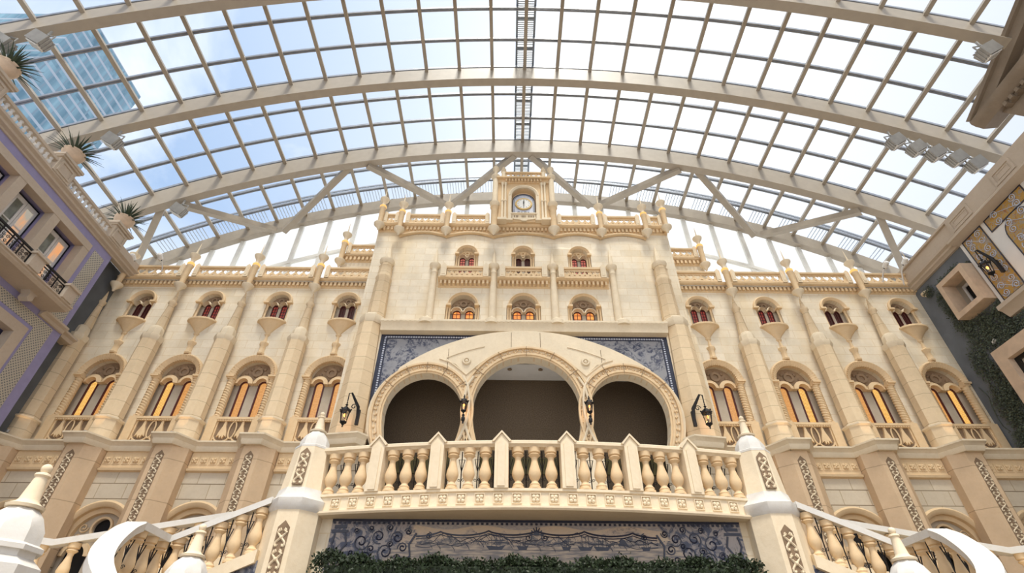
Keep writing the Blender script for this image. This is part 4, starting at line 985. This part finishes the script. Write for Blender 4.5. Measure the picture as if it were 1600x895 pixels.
# ------------------------------------------------------------------ obelisk piers at the balcony ends
def obelisk(t_, z0, k=1.0, smooth8=True):
    """cone and ball on a flared octagonal cap; z0 = bottom of the cap"""
    obj('cap', MB().lathe([(.50*k, z0), (.50*k, z0+.06*k), (.42*k, z0+.10*k), (.40*k, z0+.28*k), (.30*k, z0+.46*k), (.20*k, z0+.56*k), (.17*k, z0+.60*k)], (0, 0, 0), 8, rot=R8), 'marble', t_)
    obj('cone', MB().lathe([(.24*k, z0+.57*k), (.25*k, z0+.61*k), (.15*k, z0+.66*k), (.13*k, z0+.70*k), (.085*k, z0+1.02*k), (.11*k, z0+1.05*k), (.10*k, z0+1.08*k), (.03*k, z0+1.11*k)], (0, 0, 0), 14), 'pale', t_)
    obj('ball', MB().ball((0, 0, z0+1.16*k), .075*k, 14), 'pale', t_)
for s_ in (-1, 1):
    sd_ = 'left' if s_ < 0 else 'right'
    t_ = thing('obelisk_pier', 'tall carved octagonal pier with obelisk finial at the %s end of the balcony' % sd_, 'pier', (s_*5.82, 13.55, 0), 'obelisk piers at the balcony ends')
    obj('lower_shaft', MB().lathe([(.66, 0), (.66, 5.42)], (0, 0, 0), 8, rot=R8), 'pale', t_)
    obj('shelf', MB().lathe([(.62, 5.36), (.72, 5.46), (.74, 5.66), (.60, 5.78), (.56, 5.95)], (0, 0, 0), 8, rot=R8), 'marble', t_)
    obj('upper_shaft', MB().lathe([(.60, 5.76), (.55, 5.86), (.45, 7.08)], (0, 0, 0), 8, rot=R8), 'pale', t_)
    y_ = -.66*math.cos(R8); carved_strip(t_, 0, y_-.01, 3.2, 5.0, .135, .40, 'lower_carving', 'carve', .026)
    o = carved_strip(t_, 0, -.545, 0, .82, .125, .41, 'upper_carving', 'carve', .026); o.location = (0, -.535, 6.0); o.rotation_euler = (-.075, 0, 0)
    obelisk(t_, 7.02, .92)
# newels in the foreground
for loc, k, lab in (((-4.74, 7.51, 3.60), 1.0, 'white obelisk newel in front of the left stair railing'), ((4.50, 7.46, 3.62), 1.0, 'white obelisk newel in front of the right stair railing'), ((-5.07, 5.02, 3.48), 1.0, 'largest white obelisk newel, at the bottom left corner')):
    t_ = thing('obelisk_newel', lab, 'newel', (loc[0], loc[1], 0), 'obelisk newels in the foreground')
    z0 = loc[2]-1.16*.62
    obelisk(t_, z0, .62*1.0)
    obj('post', MB().lathe([(.26, 0), (.26, z0-.35), (.36, z0-.26), (.36, z0-.12), (.27, z0-.05), (.27, z0+.01)], (0, 0, 0), 8, rot=R8), 'marble', t_)

# ------------------------------------------------------------------ stairs and stair railings
RS = [(-.17, -.10), (.17, -.10), (.17, .05), (-.17, .05)]
def smooth(P, n=4):
    P = [Vector(p) for p in P]; Q = [2*P[0]-P[1]]+P+[2*P[-1]-P[-2]]; o = []
    for i in range(1, len(Q)-2):
        a, b_, c, d = Q[i-1:i+3]
        for k in range(n):
            u = k/n; o.append(tuple(.5*((2*b_)+(c-a)*u+(2*a-5*b_+4*c-d)*u*u+(3*b_-a-3*c+d)*u**3)))
    return o+[tuple(P[-1])]
def railing(name, pts, label, group, nb, h=1.02, sec=RS, base=True, mat='marble', skip=0, spears=True):
    t_ = thing(name, label, 'railing', (0, 0, 0), group)
    obj('handrail', MB().sweep(pts, sec), mat, t_)
    if base: obj('base', MB().sweep([(p[0], p[1], p[2]-h-.1) for p in pts], [(-.2, -.28), (.2, -.28), (.2, 0), (-.2, 0)]), 'pale', t_)
    P = [Vector(p) for p in pts]; L = [0]
    for a, b_ in zip(P, P[1:]): L.append(L[-1]+(b_-a).length)
    m_ = baluster_mb(h, .92); b1 = None; s1 = None
    for i in range(nb):
        d = L[-1]*(i+.5)/nb
        for j in range(len(P)-1):
            if d <= L[j+1]: break
        p = P[j].lerp(P[j+1], (d-L[j])/(L[j+1]-L[j])); l_ = (p.x, p.y, p.z-h-.1)
        if b1 is None: b1 = obj('baluster', m_, 'trim', t_, l_)
        else: o = b1.copy(); C.objects.link(o); o.location = l_
        if spears:
            d2 = min(L[-1]*(i+1)/nb, L[-1]*.999)
            for j in range(len(P)-1):
                if d2 <= L[j+1]: break
            p = P[j].lerp(P[j+1], (d2-L[j])/(L[j+1]-L[j])); l_ = (p.x, p.y+.02, p.z-h-.1)
            if s1 is None: s1 = obj('iron_spear', spear_mb(h), 'iron', t_, l_)
            else: o = s1.copy(); C.objects.link(o); o.location = l_
    return t_
for s_ in (-1, 1):
    sd_ = 'left' if s_ < 0 else 'right'
    def mir(P): 
        q = [(s_*(p[0]), p[1], p[2]) for p in P]
        return q
    railing('stair_railing', mir([(6.35, 13.25, 5.68), (8.5, 13.1, 4.76), (8.5, 11.85, 4.76)]), 'marble-topped stair railing running down from the %s obelisk pier' % sd_, 'stair railings beside the balcony', 8)
    railing('stair_railing', mir(smooth([(8.5, 11.82, 4.74), (8.35, 11.3, 4.50), (8.05, 10.6, 4.10), (7.6, 9.9, 3.72), (7.05, 9.3, 3.38), (6.3, 8.7, 2.95)])), 'broad white swooping handrail of the lower %s flight' % sd_, 'swooping handrails', 7, sec=[(-.19, -.12), (.19, -.12), (.19, .05), (-.19, .05)])
    railing('landing_railing', mir([(8.0, 15.4, 5.98), (12.15, 14.5, 4.98), (13.6, 13.2, 4.98)]), 'rear landing railing behind the %s stair, partly hidden' % sd_, 'rear landing railings', 9, spears=False)
    st = thing('staircase', 'stone staircase descending from the balcony on the %s' % sd_, 'stairs', (0, 0, 0), 'staircases beside the balcony')
    b = MB()
    for k in range(6):
        x0, x1 = sorted((s_*(6.4+k*.36), s_*(6.76+k*.36))); b.box(x0, x1, 13.3, 15.2, 2.6, 4.45-k*.16)
    x0, x1 = sorted((s_*8.56, s_*12.4)); b.box(x0, x1, 11.9, 14.4, 2.9, 3.5)
    obj('steps', b, 'pale', st)
    obj('stringer_tiles', MB().prism([(s_*6.3, 2.0), (s_*6.3, 4.35), (s_*8.4, 3.45), (s_*8.4, 2.0)], 'y', 13.16, 13.28), 'azulejo', st)

# ------------------------------------------------------------------ hedge
def hedge():
    b = MB(); rnd = random.Random(3)
    b.box(-4.7, 4.75, 12.95, 13.5, 3.3, 4.22)
    for i in range(15000):
        x_ = rnd.uniform(-5.0, 5.05); y_ = rnd.uniform(12.72, 13.45); zt = 4.36+.09*math.sin(x_*2.1)*math.sin(x_*5.3+1)+rnd.uniform(-.08, .06)
        if abs(x_) > 4.4: zt += .16*(1-abs(abs(x_)-4.6)/.5)
        z_ = rnd.uniform(3.7, zt) if y_ < 12.95 else zt-abs(rnd.gauss(0, .08))
        d = Vector((rnd.uniform(-1, 1), rnd.uniform(-1, .4), rnd.uniform(-.5, 1))); n_ = Vector((rnd.uniform(-1, 1), rnd.uniform(-1, 0), rnd.uniform(-.2, 1)))
        if d.cross(n_).length < .1: continue
        b.leaf((x_, y_, z_), d, n_, rnd.uniform(.06, .10), .024)
    return b
tag(obj('hedge', hedge(), 'leaf'), 'dark clipped hedge of small leaves under the tile mural', 'hedge', kind='stuff')

# ------------------------------------------------------------------ left building
wl = thing('wall_left', 'lavender building front with cream bands on the left', 'wall', kind='structure')
VX = -19.3
op = [[(9.5, 14.15), (11.1, 14.15), (11.1, 17.38), (9.5, 17.38)], [(11.35, 14.15), (12.9, 14.15), (12.9, 17.38), (11.35, 17.38)], [(13.25, 14.15), (14.82, 14.15), (14.82, 17.38), (13.25, 17.38)], [(15.18, 14.15), (16.73, 14.15), (16.73, 17.38), (15.18, 17.38)]]
lop = [[(11.5, 6), (16.45, 6), (16.45, 12.72), (11.5, 12.72)]]
obj('violet_wall', MB().plate([(2, 0), (18.3, 0), (18.3, 18.12), (2, 18.12)], op+lop, VX-.3, VX, 'x'), 'violet', wl)
obj('recess_wall', MB().box(VX-1.0, VX-.85, 2, 18.2, 0, 18), 'violetd', wl)
b = MB()
for a in (13.06, 15.0, 16.9): b.box(VX-.9, VX-.28, a-.02, a+.02, 14, 17.5)
obj('recess_piers', MB().box(VX-.9, VX-.28, 12.92, 13.23, 14, 17.5).box(VX-.9, VX-.28, 14.84, 15.16, 14, 17.5).box(VX-.9, VX-.28, 16.75, 17.0, 14, 17.5).box(VX-.9, VX-.28, 2, 18, 17.42, 17.6), 'violetd', wl)
obj('corner_strip', MB().box(-20.5, -19.85, 18.2, 20.0, 0, 18.4), 'greyren', wl)
obj('corner_return', MB().box(-20.4, VX-.004, 18.305, 18.33, 0, 18.1), 'greyren', wl)
b = MB().box(VX-.33, VX+.07, 2, 17.08, 17.366, 17.70)
for y0, y1 in ((11.1, 11.35), (12.9, 13.25), (14.82, 15.18), (16.73, 17.08)): b.box(VX-.33, VX+.05, y0-.014, y1+.014, 14.1, 17.41)
obj('cream_surround', b, 'cream', wl)
obj('lower_surround', MB().plate([(11.0, 6), (16.9, 6), (16.9, 13.1), (11.0, 13.1)], [[(11.52, 6.02), (16.43, 6.02), (16.43, 12.70), (11.52, 12.70)]], VX-.33, VX+.06, 'x'), 'cream', wl)
obj('upper_tile_band', MB().box(VX, VX+.015, 17.34, 18.02, 13.98, 17.68), 'diamond', wl)
obj('lower_tile_band', MB().plate([(9.8, 6), (17.85, 6), (17.85, 13.72), (9.8, 13.72)], [[(10.8, 6.02), (17.06, 6.02), (17.06, 13.28), (10.8, 13.28)]], VX, VX+.015, 'x'), 'diamond', wl)
b = MB().prism([(VX-.2, 18.10), (VX+.06, 18.10), (VX+.08, 18.16), (VX+.22, 18.2), (VX+.24, 18.28), (VX+.36, 18.34), (VX+.36, 18.40), (VX-.4, 18.40)], 'y', 2, 19.75)
obj('top_cornice', b, 'cream', wl)
obj('middle_cornice', MB().prism([(VX-.7, 13.78), (VX+.1, 13.78), (VX+.14, 13.9), (VX+.26, 13.96), (VX+.26, 14.04), (VX-.7, 14.06)], 'y', 16.9, 18.25).prism([(VX-.7, 13.78), (VX-.1, 13.78), (VX-.05, 13.9), (VX+.08, 13.96), (VX+.08, 14.04), (VX-.7, 14.06)], 'y', 18.25, 19.1), 'cream', wl)
def french(y0, y1, z0, z1, xx, label, panes='curtain'):
    wn[0] += 1
    t_ = thing('window_%d' % wn[0], label, 'window', (xx, 0, 0), 'white french windows of the lavender building', 'structure')
    obj('outline', MB().plate([(y0, z0), (y1, z0), (y1, z1), (y0, z1)], [[(y0+.05, z0+.05), (y1-.05, z0+.05), (y1-.05, z1-.05), (y0+.05, z1-.05)]], 0, .09, 'x'), 'black', t_)
    ym = (y0+y1)/2
    for a, b_, pn_ in ((y0+.05, ym-.01, 'dull' if panes == 'curtain' else panes), (ym+.01, y1-.05, panes)):
        hs = []; hh = (z1-z0-.3)/3.0
        for k in range(3): hs.append([(a+.1, z0+.12+k*hh), (b_-.1, z0+.12+k*hh), (b_-.1, z0+.12+(k+1)*hh-.05), (a+.1, z0+.12+(k+1)*hh-.05)])
        lf_ = obj('leaf', MB().plate([(a, z0+.05), (b_, z0+.05), (b_, z1-.05), (a, z1-.05)], hs, .01, .07, 'x'), 'frame', t_)
        obj('pane', MB().box(.02, .03, a+.05, b_-.05, z0+.1, z1-.1), pn_, lf_)
french(13.62, 14.84, 14.2, 17.36, VX-.62, 'white french window glowing orange, farther from the castle corner'); french(15.5, 16.74, 14.2, 17.36, VX-.62, 'white french window glowing orange, nearest the castle corner')
french(11.6, 12.9, 14.2, 17.36, VX-.62, 'white french window cut by the left picture edge, upper floor'); french(13.2, 15.8, 6.5, 12.3, VX-.7, 'lower window deep in a cream surround at the left edge', 'black')
# planters, agaves and roof balustrades
ag0 = None; pt0 = None; pd0 = None
def agave_mb():
    b = MB(); rnd = random.Random(5)
    for i in range(64):
        a = i*2.4; el = math.radians(8+78*(i/64)); L = rnd.uniform(.75, 1.0); d = Vector((math.cos(a)*math.cos(el), math.sin(a)*math.cos(el), math.sin(el)))
        sd_ = d.cross(Vector((0, 0, 1))).normalized(); vs = []; q = Vector((0, 0, .0)); dd = d.copy()
        for k, w_ in enumerate((.022, .035, .03, .017, .002)):
            nn = sd_.cross(dd).normalized(); vs += [q-sd_*w_, q-nn*.008, q+sd_*w_]; dd = (dd+Vector((0, 0, -.10))).normalized(); q = q+dd*L/4
        fs = []
        for k in range(4): fs += [(k*3, k*3+1, k*3+4, k*3+3), (k*3+1, k*3+2, k*3+5, k*3+4)]
        b.add(vs, fs)
    return b
for i, yc in enumerate((9.95, 13.80, 17.62)):
    nm = ['at the top left corner', 'in the middle of the roofline', 'nearest the castle'][i]
    lab = ['panelled stone pedestal on the lavender roofline '+nm, 'round terracotta planter on the lavender roofline '+nm, 'dark spiky agave on the lavender roofline '+nm]
    if i == 0:
        pd0 = thing('roof_pedestal', lab[0], 'pedestal', (VX+.28, yc, 18.4), 'roofline pedestals of the lavender building')
        obj('body', MB().box(-.5, .12, -.46, .46, 0, .72), 'cream', pd0); obj('cap', MB().box(-.55, .2, -.54, .54, .72, .80).box(-.58, .26, -.58, .58, .80, .92), 'cream', pd0)
        obj('panel', MB().plate([(-.36, .10), (.36, .10), (.36, .64), (-.36, .64)], [[(-.28, .18), (.28, .18), (.28, .56), (-.28, .56)]], .12, .16, 'x'), 'cream', pd0)
        pt0 = thing('planter', lab[1], 'planter', (VX+.12, yc, 19.32), 'terracotta planters of the lavender building')
        obj('bowl', MB().lathe([(.16, 0), (.18, .05), (.14, .1), (.26, .2), (.38, .40), (.42, .52), (.40, .56), (.43, .60), (.43, .66), (.36, .66), (.34, .6), (0, .58)], (0, 0, 0), 22), 'terracotta', pt0)
        ag0 = thing('agave', lab[2], 'plant', (VX+.12, yc, 19.88), 'agaves of the lavender building'); obj('leaves', agave_mb(), 'agave', ag0)
        ag0.scale = (1.15, 1.15, 1.15)
    else: clone(pd0, (VX+.28, yc, 18.4), lab[0]); clone(pt0, (VX+.12, yc, 19.32), lab[1]); r_ = clone(ag0, (VX+.12, yc, 19.88), lab[2]); r_.rotation_euler = (0, 0, i*1.9)
for i, (a, b_) in enumerate(((6.0, 9.45), (10.45, 13.3), (14.3, 17.1))):
    t_ = thing('roof_balustrade', 'small vase balusters on the lavender roofline, %s' % ['nearest the camera', 'between the left and middle planters', 'between the middle planter and the castle end'][i], 'balustrade', (VX+.22, (a+b_)/2, 18.4), 'roof balustrades of the lavender building')
    hw = (b_-a)/2; obj('top_rail', MB().box(-.14, .14, -hw, hw, .44, .56), 'cream', t_); obj('bottom_rail', MB().box(-.12, .12, -hw, hw, 0, .06), 'cream', t_)
    m_ = MB().lathe([(.07, .05), (.07, .09), (.04, .12), (.085, .20), (.05, .34), (.04, .38), (.07, .41), (.07, .45)], (0, 0, 0), 10); n = int(hw*2/.235); b1 = None
    for k in range(n):
        l_ = (0, -hw+(k+.5)*2*hw/n, 0)
        if b1 is None: b1 = obj('baluster', m_, 'soft', t_, l_)
        else: o = b1.copy(); C.objects.link(o); o.location = l_
obj('roof_end_block', MB().box(VX-.5, VX+.3, 18.15, 19.6, 18.4, 18.75), 'cream', wl)
# balcony of the left building
bc = thing('side_balcony', 'cream balcony with box piers projecting from the lavender building', 'balcony', (0, 0, 0))
obj('slab', MB().prism([(VX, 13.98), (VX+.95, 13.98), (VX+1.05, 14.06), (VX+1.05, 14.12), (VX+1.12, 14.14), (VX+1.12, 14.2), (VX, 14.2)], 'y', 6, 17.0), 'cream', bc)
for y_ in (10.9, 14.62, 16.5):
    pp = obj('pier', MB().box(-18.5, -18.12, y_-.27, y_+.27, 14.2, 14.72), 'cream', bc); obj('pier_cap', MB().box(-18.56, -18.04, y_-.33, y_+.33, 14.72, 14.82), 'cream', pp); obj('pier_ball', MB().ball((-18.3, y_, 14.87), .12, 12, .8), 'cream', pp)
for y_ in (11.6, 13.6, 15.75):
    q = MB().prism([(-.22, 0), (.22, 0), (.12, -.12), (.14, -.3), (0, -.4), (-.14, -.3), (-.12, -.12)], 'x', -19.1, -18.75); obj('soffit_boss', q, 'cream', bc, (0, y_, 13.98))
for i, (a, b_) in enumerate(((8.0, 10.6), (11.2, 14.33), (14.9, 16.22))):
    t_ = thing('iron_railing', 'black scrolled iron railing on the lavender balcony, %s' % ['farthest from the castle', 'long middle length', 'short length nearest the castle'][i], 'railing', (-18.3, 0, 14.2), 'iron railings of the lavender balcony')
    q = MB().box(-.03, .03, a, b_, .60, .67).box(-.02, .02, a, b_, .48, .51).box(-.02, .02, a, b_, .05, .08); obj('rails', q, 'iron', t_)
    n = max(2, int((b_-a)/.42)); q = MB(); u = MB()
    for k in range(n+1): yy = a+(b_-a)*k/n; q.box(-.02, .02, yy-.02, yy+.02, 0, .62)
    for k in range(n):
        yc = a+(b_-a)*(k+.5)/n
        for cz, sg in ((.36, 1), (.19, -1)):
            for d in (-1, 1): u.tube([(0, yc+d*.09+p[0], cz+p[2]) for p in scroll((0, 0), .075, 1.4, 0, sg*d, 0)], .012, 4)
    obj('uprights', q, 'iron', t_); obj('scrolls', u, 'iron', t_)

# ------------------------------------------------------------------ right building
wr = thing('wall_right', 'ivy-grown blue-grey building front with a cream cornice on the right', 'wall', kind='structure')
obj('render_wall', MB().plate([(2, 0), (20.0, 0), (20.0, 18.2), (2, 18.2)], [[(16.75, 15.1), (18.05, 15.1), (18.05, 16.65), (16.75, 16.65)]], 19.32, 20.4, 'x'), 'bluegrey', wr)
b = MB().prism([(19.4, 17.86), (19.2, 17.86), (19.16, 17.92), (19.06, 17.96), (19.04, 18.04), (18.92, 18.10), (18.9, 18.18), (19.6, 18.2)], 'y', 2, 19.9)
obj('cornice', b, 'cream', wr)
obj('parapet', MB().box(19.1, 19.5, 2, 19.9, 18.15, 18.98).box(18.98, 19.5, 2, 20.0, 18.98, 19.08).box(18.98, 19.12, 10.5, 16.35, 18.15, 18.98), 'cream', wr)
b = MB().prism([(19.3, 17.80), (18.95, 17.80), (18.82, 17.88), (18.74, 17.9), (18.74, 17.98), (18.98, 18.2), (19.4, 18.2)], 'y', 2, 16.6); obj('frieze_lip', b, 'cream', wr)
for y0, y1 in ((12.6, 13.6), (15.02, 16.22), (10.4, 11.3)):
    obj('parapet_panel', MB().plate([(y0, 18.26), (y1, 18.26), (y1, 18.86), (y0, 18.86)], [[(y0+.1, 18.36), (y1-.1, 18.36), (y1-.1, 18.76), (y0+.1, 18.76)]], 18.94, 18.98, 'x').plate([(y0+.18, 18.42), (y1-.18, 18.42), (y1-.18, 18.7), (y0+.18, 18.7)], [[(y0+.22, 18.46), (y1-.22, 18.46), (y1-.22, 18.66), (y0+.22, 18.66)]], 18.96, 18.985, 'x'), 'cream', wr)
obj('white_field', MB().box(19.22, 19.32, 2, 16.6, 14.45, 17.9), 'frame', wr)
obj('lower_ledge', MB().prism([(19.4, 13.95), (19.15, 13.95), (18.98, 14.2), (18.86, 14.25), (18.86, 14.42), (19.4, 14.48)], 'y', 2, 16.6), 'cream', wr)
def orn(y0, y1, z0, z1, label, arch=False):
    t_ = thing('ochre_tile_panel', label, 'tile panel', (19.2, 0, 0), 'ochre scroll tile panels of the right building')
    po = [(y0, z0), (y1, z0), (y1, z1), (y0, z1)] if not arch else archpoly((y0+y1)/2, z0, (y1-y0)/2, z1-(y1-y0)/2)
    obj('tiles', MB().prism(po, 'x', -.01, .02), 'ochre', t_)
    cx, cz = sum(p[0] for p in po)/len(po), sum(p[1] for p in po)/len(po)
    ip = [(cx+(p[0]-cx)*(1-.09/abs(y1-y0)*1.0), cz+(p[1]-cz)*(1-.1/(z1-z0))) for p in po]
    obj('blue_border', MB().plate(po, [ip], -.02, .0, 'x'), 'blueline', t_)
    q = MB(); yc = (y0+y1)/2
    n = max(1, int((z1-z0)/.8))
    for k in range(n):
        zc_ = z0+(z1-z0)*(k+.5)/n
        for d in (-1, 1):
            for e in (-1, 1): q.tube([(-.025, yc+d*(y1-y0)*.24+p[0], zc_+e*.17+p[2]) for p in scroll((0, 0), min(.17, (y1-y0)*.18), 1.6, k, d*e, 0)], .018, 4)
        q.tube([(-.025, yc-(y1-y0)*.3, zc_-.3), (-.025, yc, zc_), (-.025, yc+(y1-y0)*.3, zc_+.3)], .014, 4)
    obj('scrolls', q, 'clocktile', t_)
orn(15.32, 16.42, 14.6, 17.8, 'tall ochre tile panel with white scrolls, farthest right wall panel'); orn(13.3, 14.7, 14.7, 17.2, 'arched ochre tile panel with blue border at the right edge', True); orn(13.1, 15.1, 17.15, 17.8, 'narrow ochre tile panel under the right cornice, above the arched panel')
# framed box opening with a window deep inside
bw = thing('stone_window_box', 'projecting cream stone window box amid the ivy on the right wall', 'window', (0, 0, 0))
obj('surround', MB().plate([(16.65, 14.95), (18.22, 14.95), (18.22, 16.85), (16.65, 16.85)], [[(16.88, 15.18), (18.0, 15.18), (18.0, 16.62), (16.88, 16.62)]], 18.72, 19.35, 'x'), 'terracotta', bw)
obj('reveal', MB().plate([(16.8, 15.1), (18.08, 15.1), (18.08, 16.7), (16.8, 16.7)], [[(16.88, 15.18), (18.0, 15.18), (18.0, 16.62), (16.88, 16.62)]], 19.35, 20.1, 'x'), 'greybeige', bw)
obj('casement', MB().plate([(16.88, 15.18), (18.0, 15.18), (18.0, 16.62), (16.88, 16.62)], [[(16.98, 15.3), (17.4, 15.3), (17.4, 16.5), (16.98, 16.5)], [(17.5, 15.3), (17.9, 15.3), (17.9, 16.5), (17.5, 16.5)]], 19.62, 19.68, 'x'), 'frame', bw)
obj('pane', MB().box(19.69, 19.72, 16.88, 18.0, 15.18, 16.62), 'black', bw)
lw_ = thing('framed_window', 'big framed window below the ivy at the right edge', 'window', (0, 0, 0))
obj('surround', MB().plate([(12.8, 9.0), (17.95, 9.0), (17.95, 13.1), (12.8, 13.1)], [[(13.1, 9.3), (17.45, 9.3), (17.45, 12.55), (13.1, 12.55)]], 18.85, 19.34, 'x'), 'terracotta', lw_)
obj('casement', MB().plate([(13.1, 9.3), (17.45, 9.3), (17.45, 12.55), (13.1, 12.55)], [[(13.25, 9.4), (15.1, 9.4), (15.1, 12.4), (13.25, 12.4)], [(15.3, 9.4), (17.25, 9.4), (17.25, 12.4), (15.3, 12.4)]], 19.1, 19.16, 'x'), 'black', lw_)
obj('blind', MB().box(19.17, 19.2, 13.1, 17.45, 9.3, 12.55), 'cream', lw_)
lantern((18.45, 15.55, 15.55), 'black scrolled iron lantern in front of the ochre tile panel', (.85, 0))
def ivy():
    b = MB(); rnd = random.Random(11)
    cl_ = [(18.1, 14.3, .75, .9), (17.3, 14.0, .8, .8), (16.55, 14.2, .55, 1.0), (18.6, 15.3, .5, .8), (18.75, 16.3, .35, .8), (16.4, 15.3, .25, .8), (17.9, 17.2, .8, .2), (18.9, 13.2, .45, .9), (18.5, 12.2, .35, .8), (19.1, 11.4, .4, .9), (18.7, 10.6, .5, .8), (19.2, 9.6, .45, .9), (17.2, 13.2, .35, .5), (19.2, 17.3, .3, .3), (16.9, 16.95, .5, .12), (18.6, 11.6, .3, .5), (19.3, 8.4, .6, .8), (18.4, 8.6, .6, .9)]
    wts = [c[2]*c[3] for c in cl_]
    for i in range(13000):
        c = rnd.choices(cl_, wts)[0]; a = rnd.uniform(0, 2*PI); r_ = math.sqrt(rnd.random())*(.75+.45*rnd.random())
        y_, z_ = c[0]+c[2]*r_*math.cos(a), c[1]+c[3]*r_*math.sin(a)
        if y_ > 19.9 or (16.62 < y_ < 18.25 and 14.92 < z_ < 16.9) or (y_ < 16.62 and 13.9 < z_ ) : continue
        if y_ < 18.0 and z_ < 13.15: continue
        b.leaf((19.3-rnd.uniform(0, .12), y_, z_), Vector((rnd.uniform(-.5, 0), rnd.uniform(-1, 1), rnd.uniform(-1, .5))), Vector((-1, rnd.uniform(-.5, .5), rnd.uniform(-.3, .5))), rnd.uniform(.05, .09), .03)
    for k in range(14):
        y_, z_ = rnd.uniform(17, 19.6), rnd.uniform(8, 13); pts = []
        for j in range(8): pts.append((19.29, min(19.9, y_), z_)); y_ += rnd.uniform(-.15, .2); z_ += rnd.uniform(.15, .4)
        b.tube(pts, .014, 4)
    return b
tag(obj('ivy', ivy(), 'ivy'), 'dark ivy creeping over the blue-grey right wall', 'ivy', kind='stuff')
# pediment of the pavilion on the right roofline
pv = thing('roof_pavilion', 'shade-darkened stone pediment corner jutting in at the top right', 'pediment', (0, 0, 0))
rk = [(12.45, 20.95), (12.05, 20.95), (4.0, 24.3), (4.0, 24.75)]
obj('raking_cornice', MB().prism([(12.5, 20.9), (12.5, 21.1), (2.0, 25.5), (2.0, 24.9), (11.6, 20.9)], 'x', 18.7, 19.6).prism([(12.4, 21.05), (2.0, 25.4), (2.0, 25.6), (12.55, 21.18)], 'x', 18.55, 19.7), 'shadedstone', pv)
obj('level_cornice', MB().prism([(18.7, 20.75), (18.6, 20.9), (18.6, 21.05), (19.6, 21.05), (19.6, 20.7), (18.95, 20.6)], 'y', 2, 12.5), 'shadedstone', pv)
obj('tympanum', MB().prism([(11.6, 21.0), (2, 24.9), (2, 21.0)], 'x', 19.1, 19.5), 'shadedstone', pv)
b = MB()
for k in range(26): b.box(18.85, 19.15, 11.2-k*.3, 11.34-k*.3, 20.42, 20.6)
b.box(19.0, 19.2, 3, 11.4, 20.45, 20.62); obj('dentils', b, 'shadedstone', pv)
obj('wall_body', MB().box(19.2, 22, 2, 11.2, 18.2, 20.65).prism([(11.2, 20.65), (11.75, 20.65), (11.2, 19.4)], 'x', 19.2, 19.6), 'shadedstone', pv)

# ------------------------------------------------------------------ security cameras
for i, (l_, lab) in enumerate((((-19.05, 19.2, 18.75), 'white security camera in the left corner above the parapet'), ((-17.9, 19.35, 18.95), 'small white security camera behind the left parapet'), ((17.8, 19.2, 18.80), 'white security camera behind the right parapet'), ((18.75, 19.1, 18.95), 'dark-lensed security camera in the right corner'), ((-19.24, 14.6, 13.2), 'small white camera on the lavender wall by the lower tile band'), ((19.26, 17.95, 13.6), 'small white camera on the blue-grey wall above the low window'))):
    t_ = thing('security_camera', lab, 'camera', l_, 'security cameras')
    if i > 3: t_.scale = (.6, .6, .6)
    else: obj('stand', MB().tube([(0, .1, -.05), (0, .32, -.2), (0, .62, 18.12-l_[2])], .035, 8), 'frame', t_)
    obj('body', MB().lathe([(.0, 0), (.11, .02), (.12, .08), (.12, .3), (.08, .34)], (0, 0, 0), 14), 'dial', t_, (0, 0, 0), (1.15, 0, 0))
    obj('lens', MB().ball((0, 0, 0), .075, 12), 'black', t_, (0, -.02, -.02)); obj('mount', MB().box(-.04, .04, -.25, -.1, -.12, .04), 'frame', t_, (0, .1, .02))

# ------------------------------------------------------------------ small warm uplights on the pilaster bands
for s_ in (-1, 1):
    for k, px in enumerate(PX+[6.9]):
        if k == 3: px = 19.4
        t_ = thing('uplight', 'small uplight on the %s wing ledge, %s' % ('left' if s_ < 0 else 'right', ['next to the tower', 'second out from the tower', 'third out from the tower', 'in the corner', 'at the turret'][k]), 'light', (s_*px, 18.78, 9.72), 'uplights on the wing ledge')
        obj('can', MB().lathe([(.05, 0), (.06, .1), (.045, .11)], (0, 0, 0), 10), 'housing', t_); obj('lens', MB().lathe([(0, .112), (.042, .112)], (0, 0, 0), 10), 'bulb', t_)
        ld = bpy.data.lights.new('uplight_beam', 'SPOT'); ld.energy = 14; ld.color = (1, .62, .30); ld.spot_size = math.radians(60); ld.spot_blend = .9; ld.shadow_soft_size = .04
        lo = bpy.data.objects.new('uplight_beam', ld); C.objects.link(lo); lo.parent = t_; lo.location = (0, 0, .14); lo.rotation_euler = (math.radians(180-22), 0, 0)

# ------------------------------------------------------------------ towers outside
sk = thing('skyscraper', 'pale blue glass skyscraper seen through the upper left roof', 'building', (-75, 58, 0))
obj('main_block', MB().box(-30, 0, -16, 0, 0, 97), 'skyglass', sk); obj('setback_block', MB().box(-34, -14, -24, -4, 0, 90), 'skyglass', sk); obj('crown', MB().box(-26, -6, -13, -3, 97, 101), 'skyglass', sk)
sk2 = thing('skyscraper', 'second glass tower at the very top left corner', 'building', (-75, 30, 0)); obj('main_block', MB().box(-40, 0, -22, 2, 0, 88), 'skyglass', sk2)
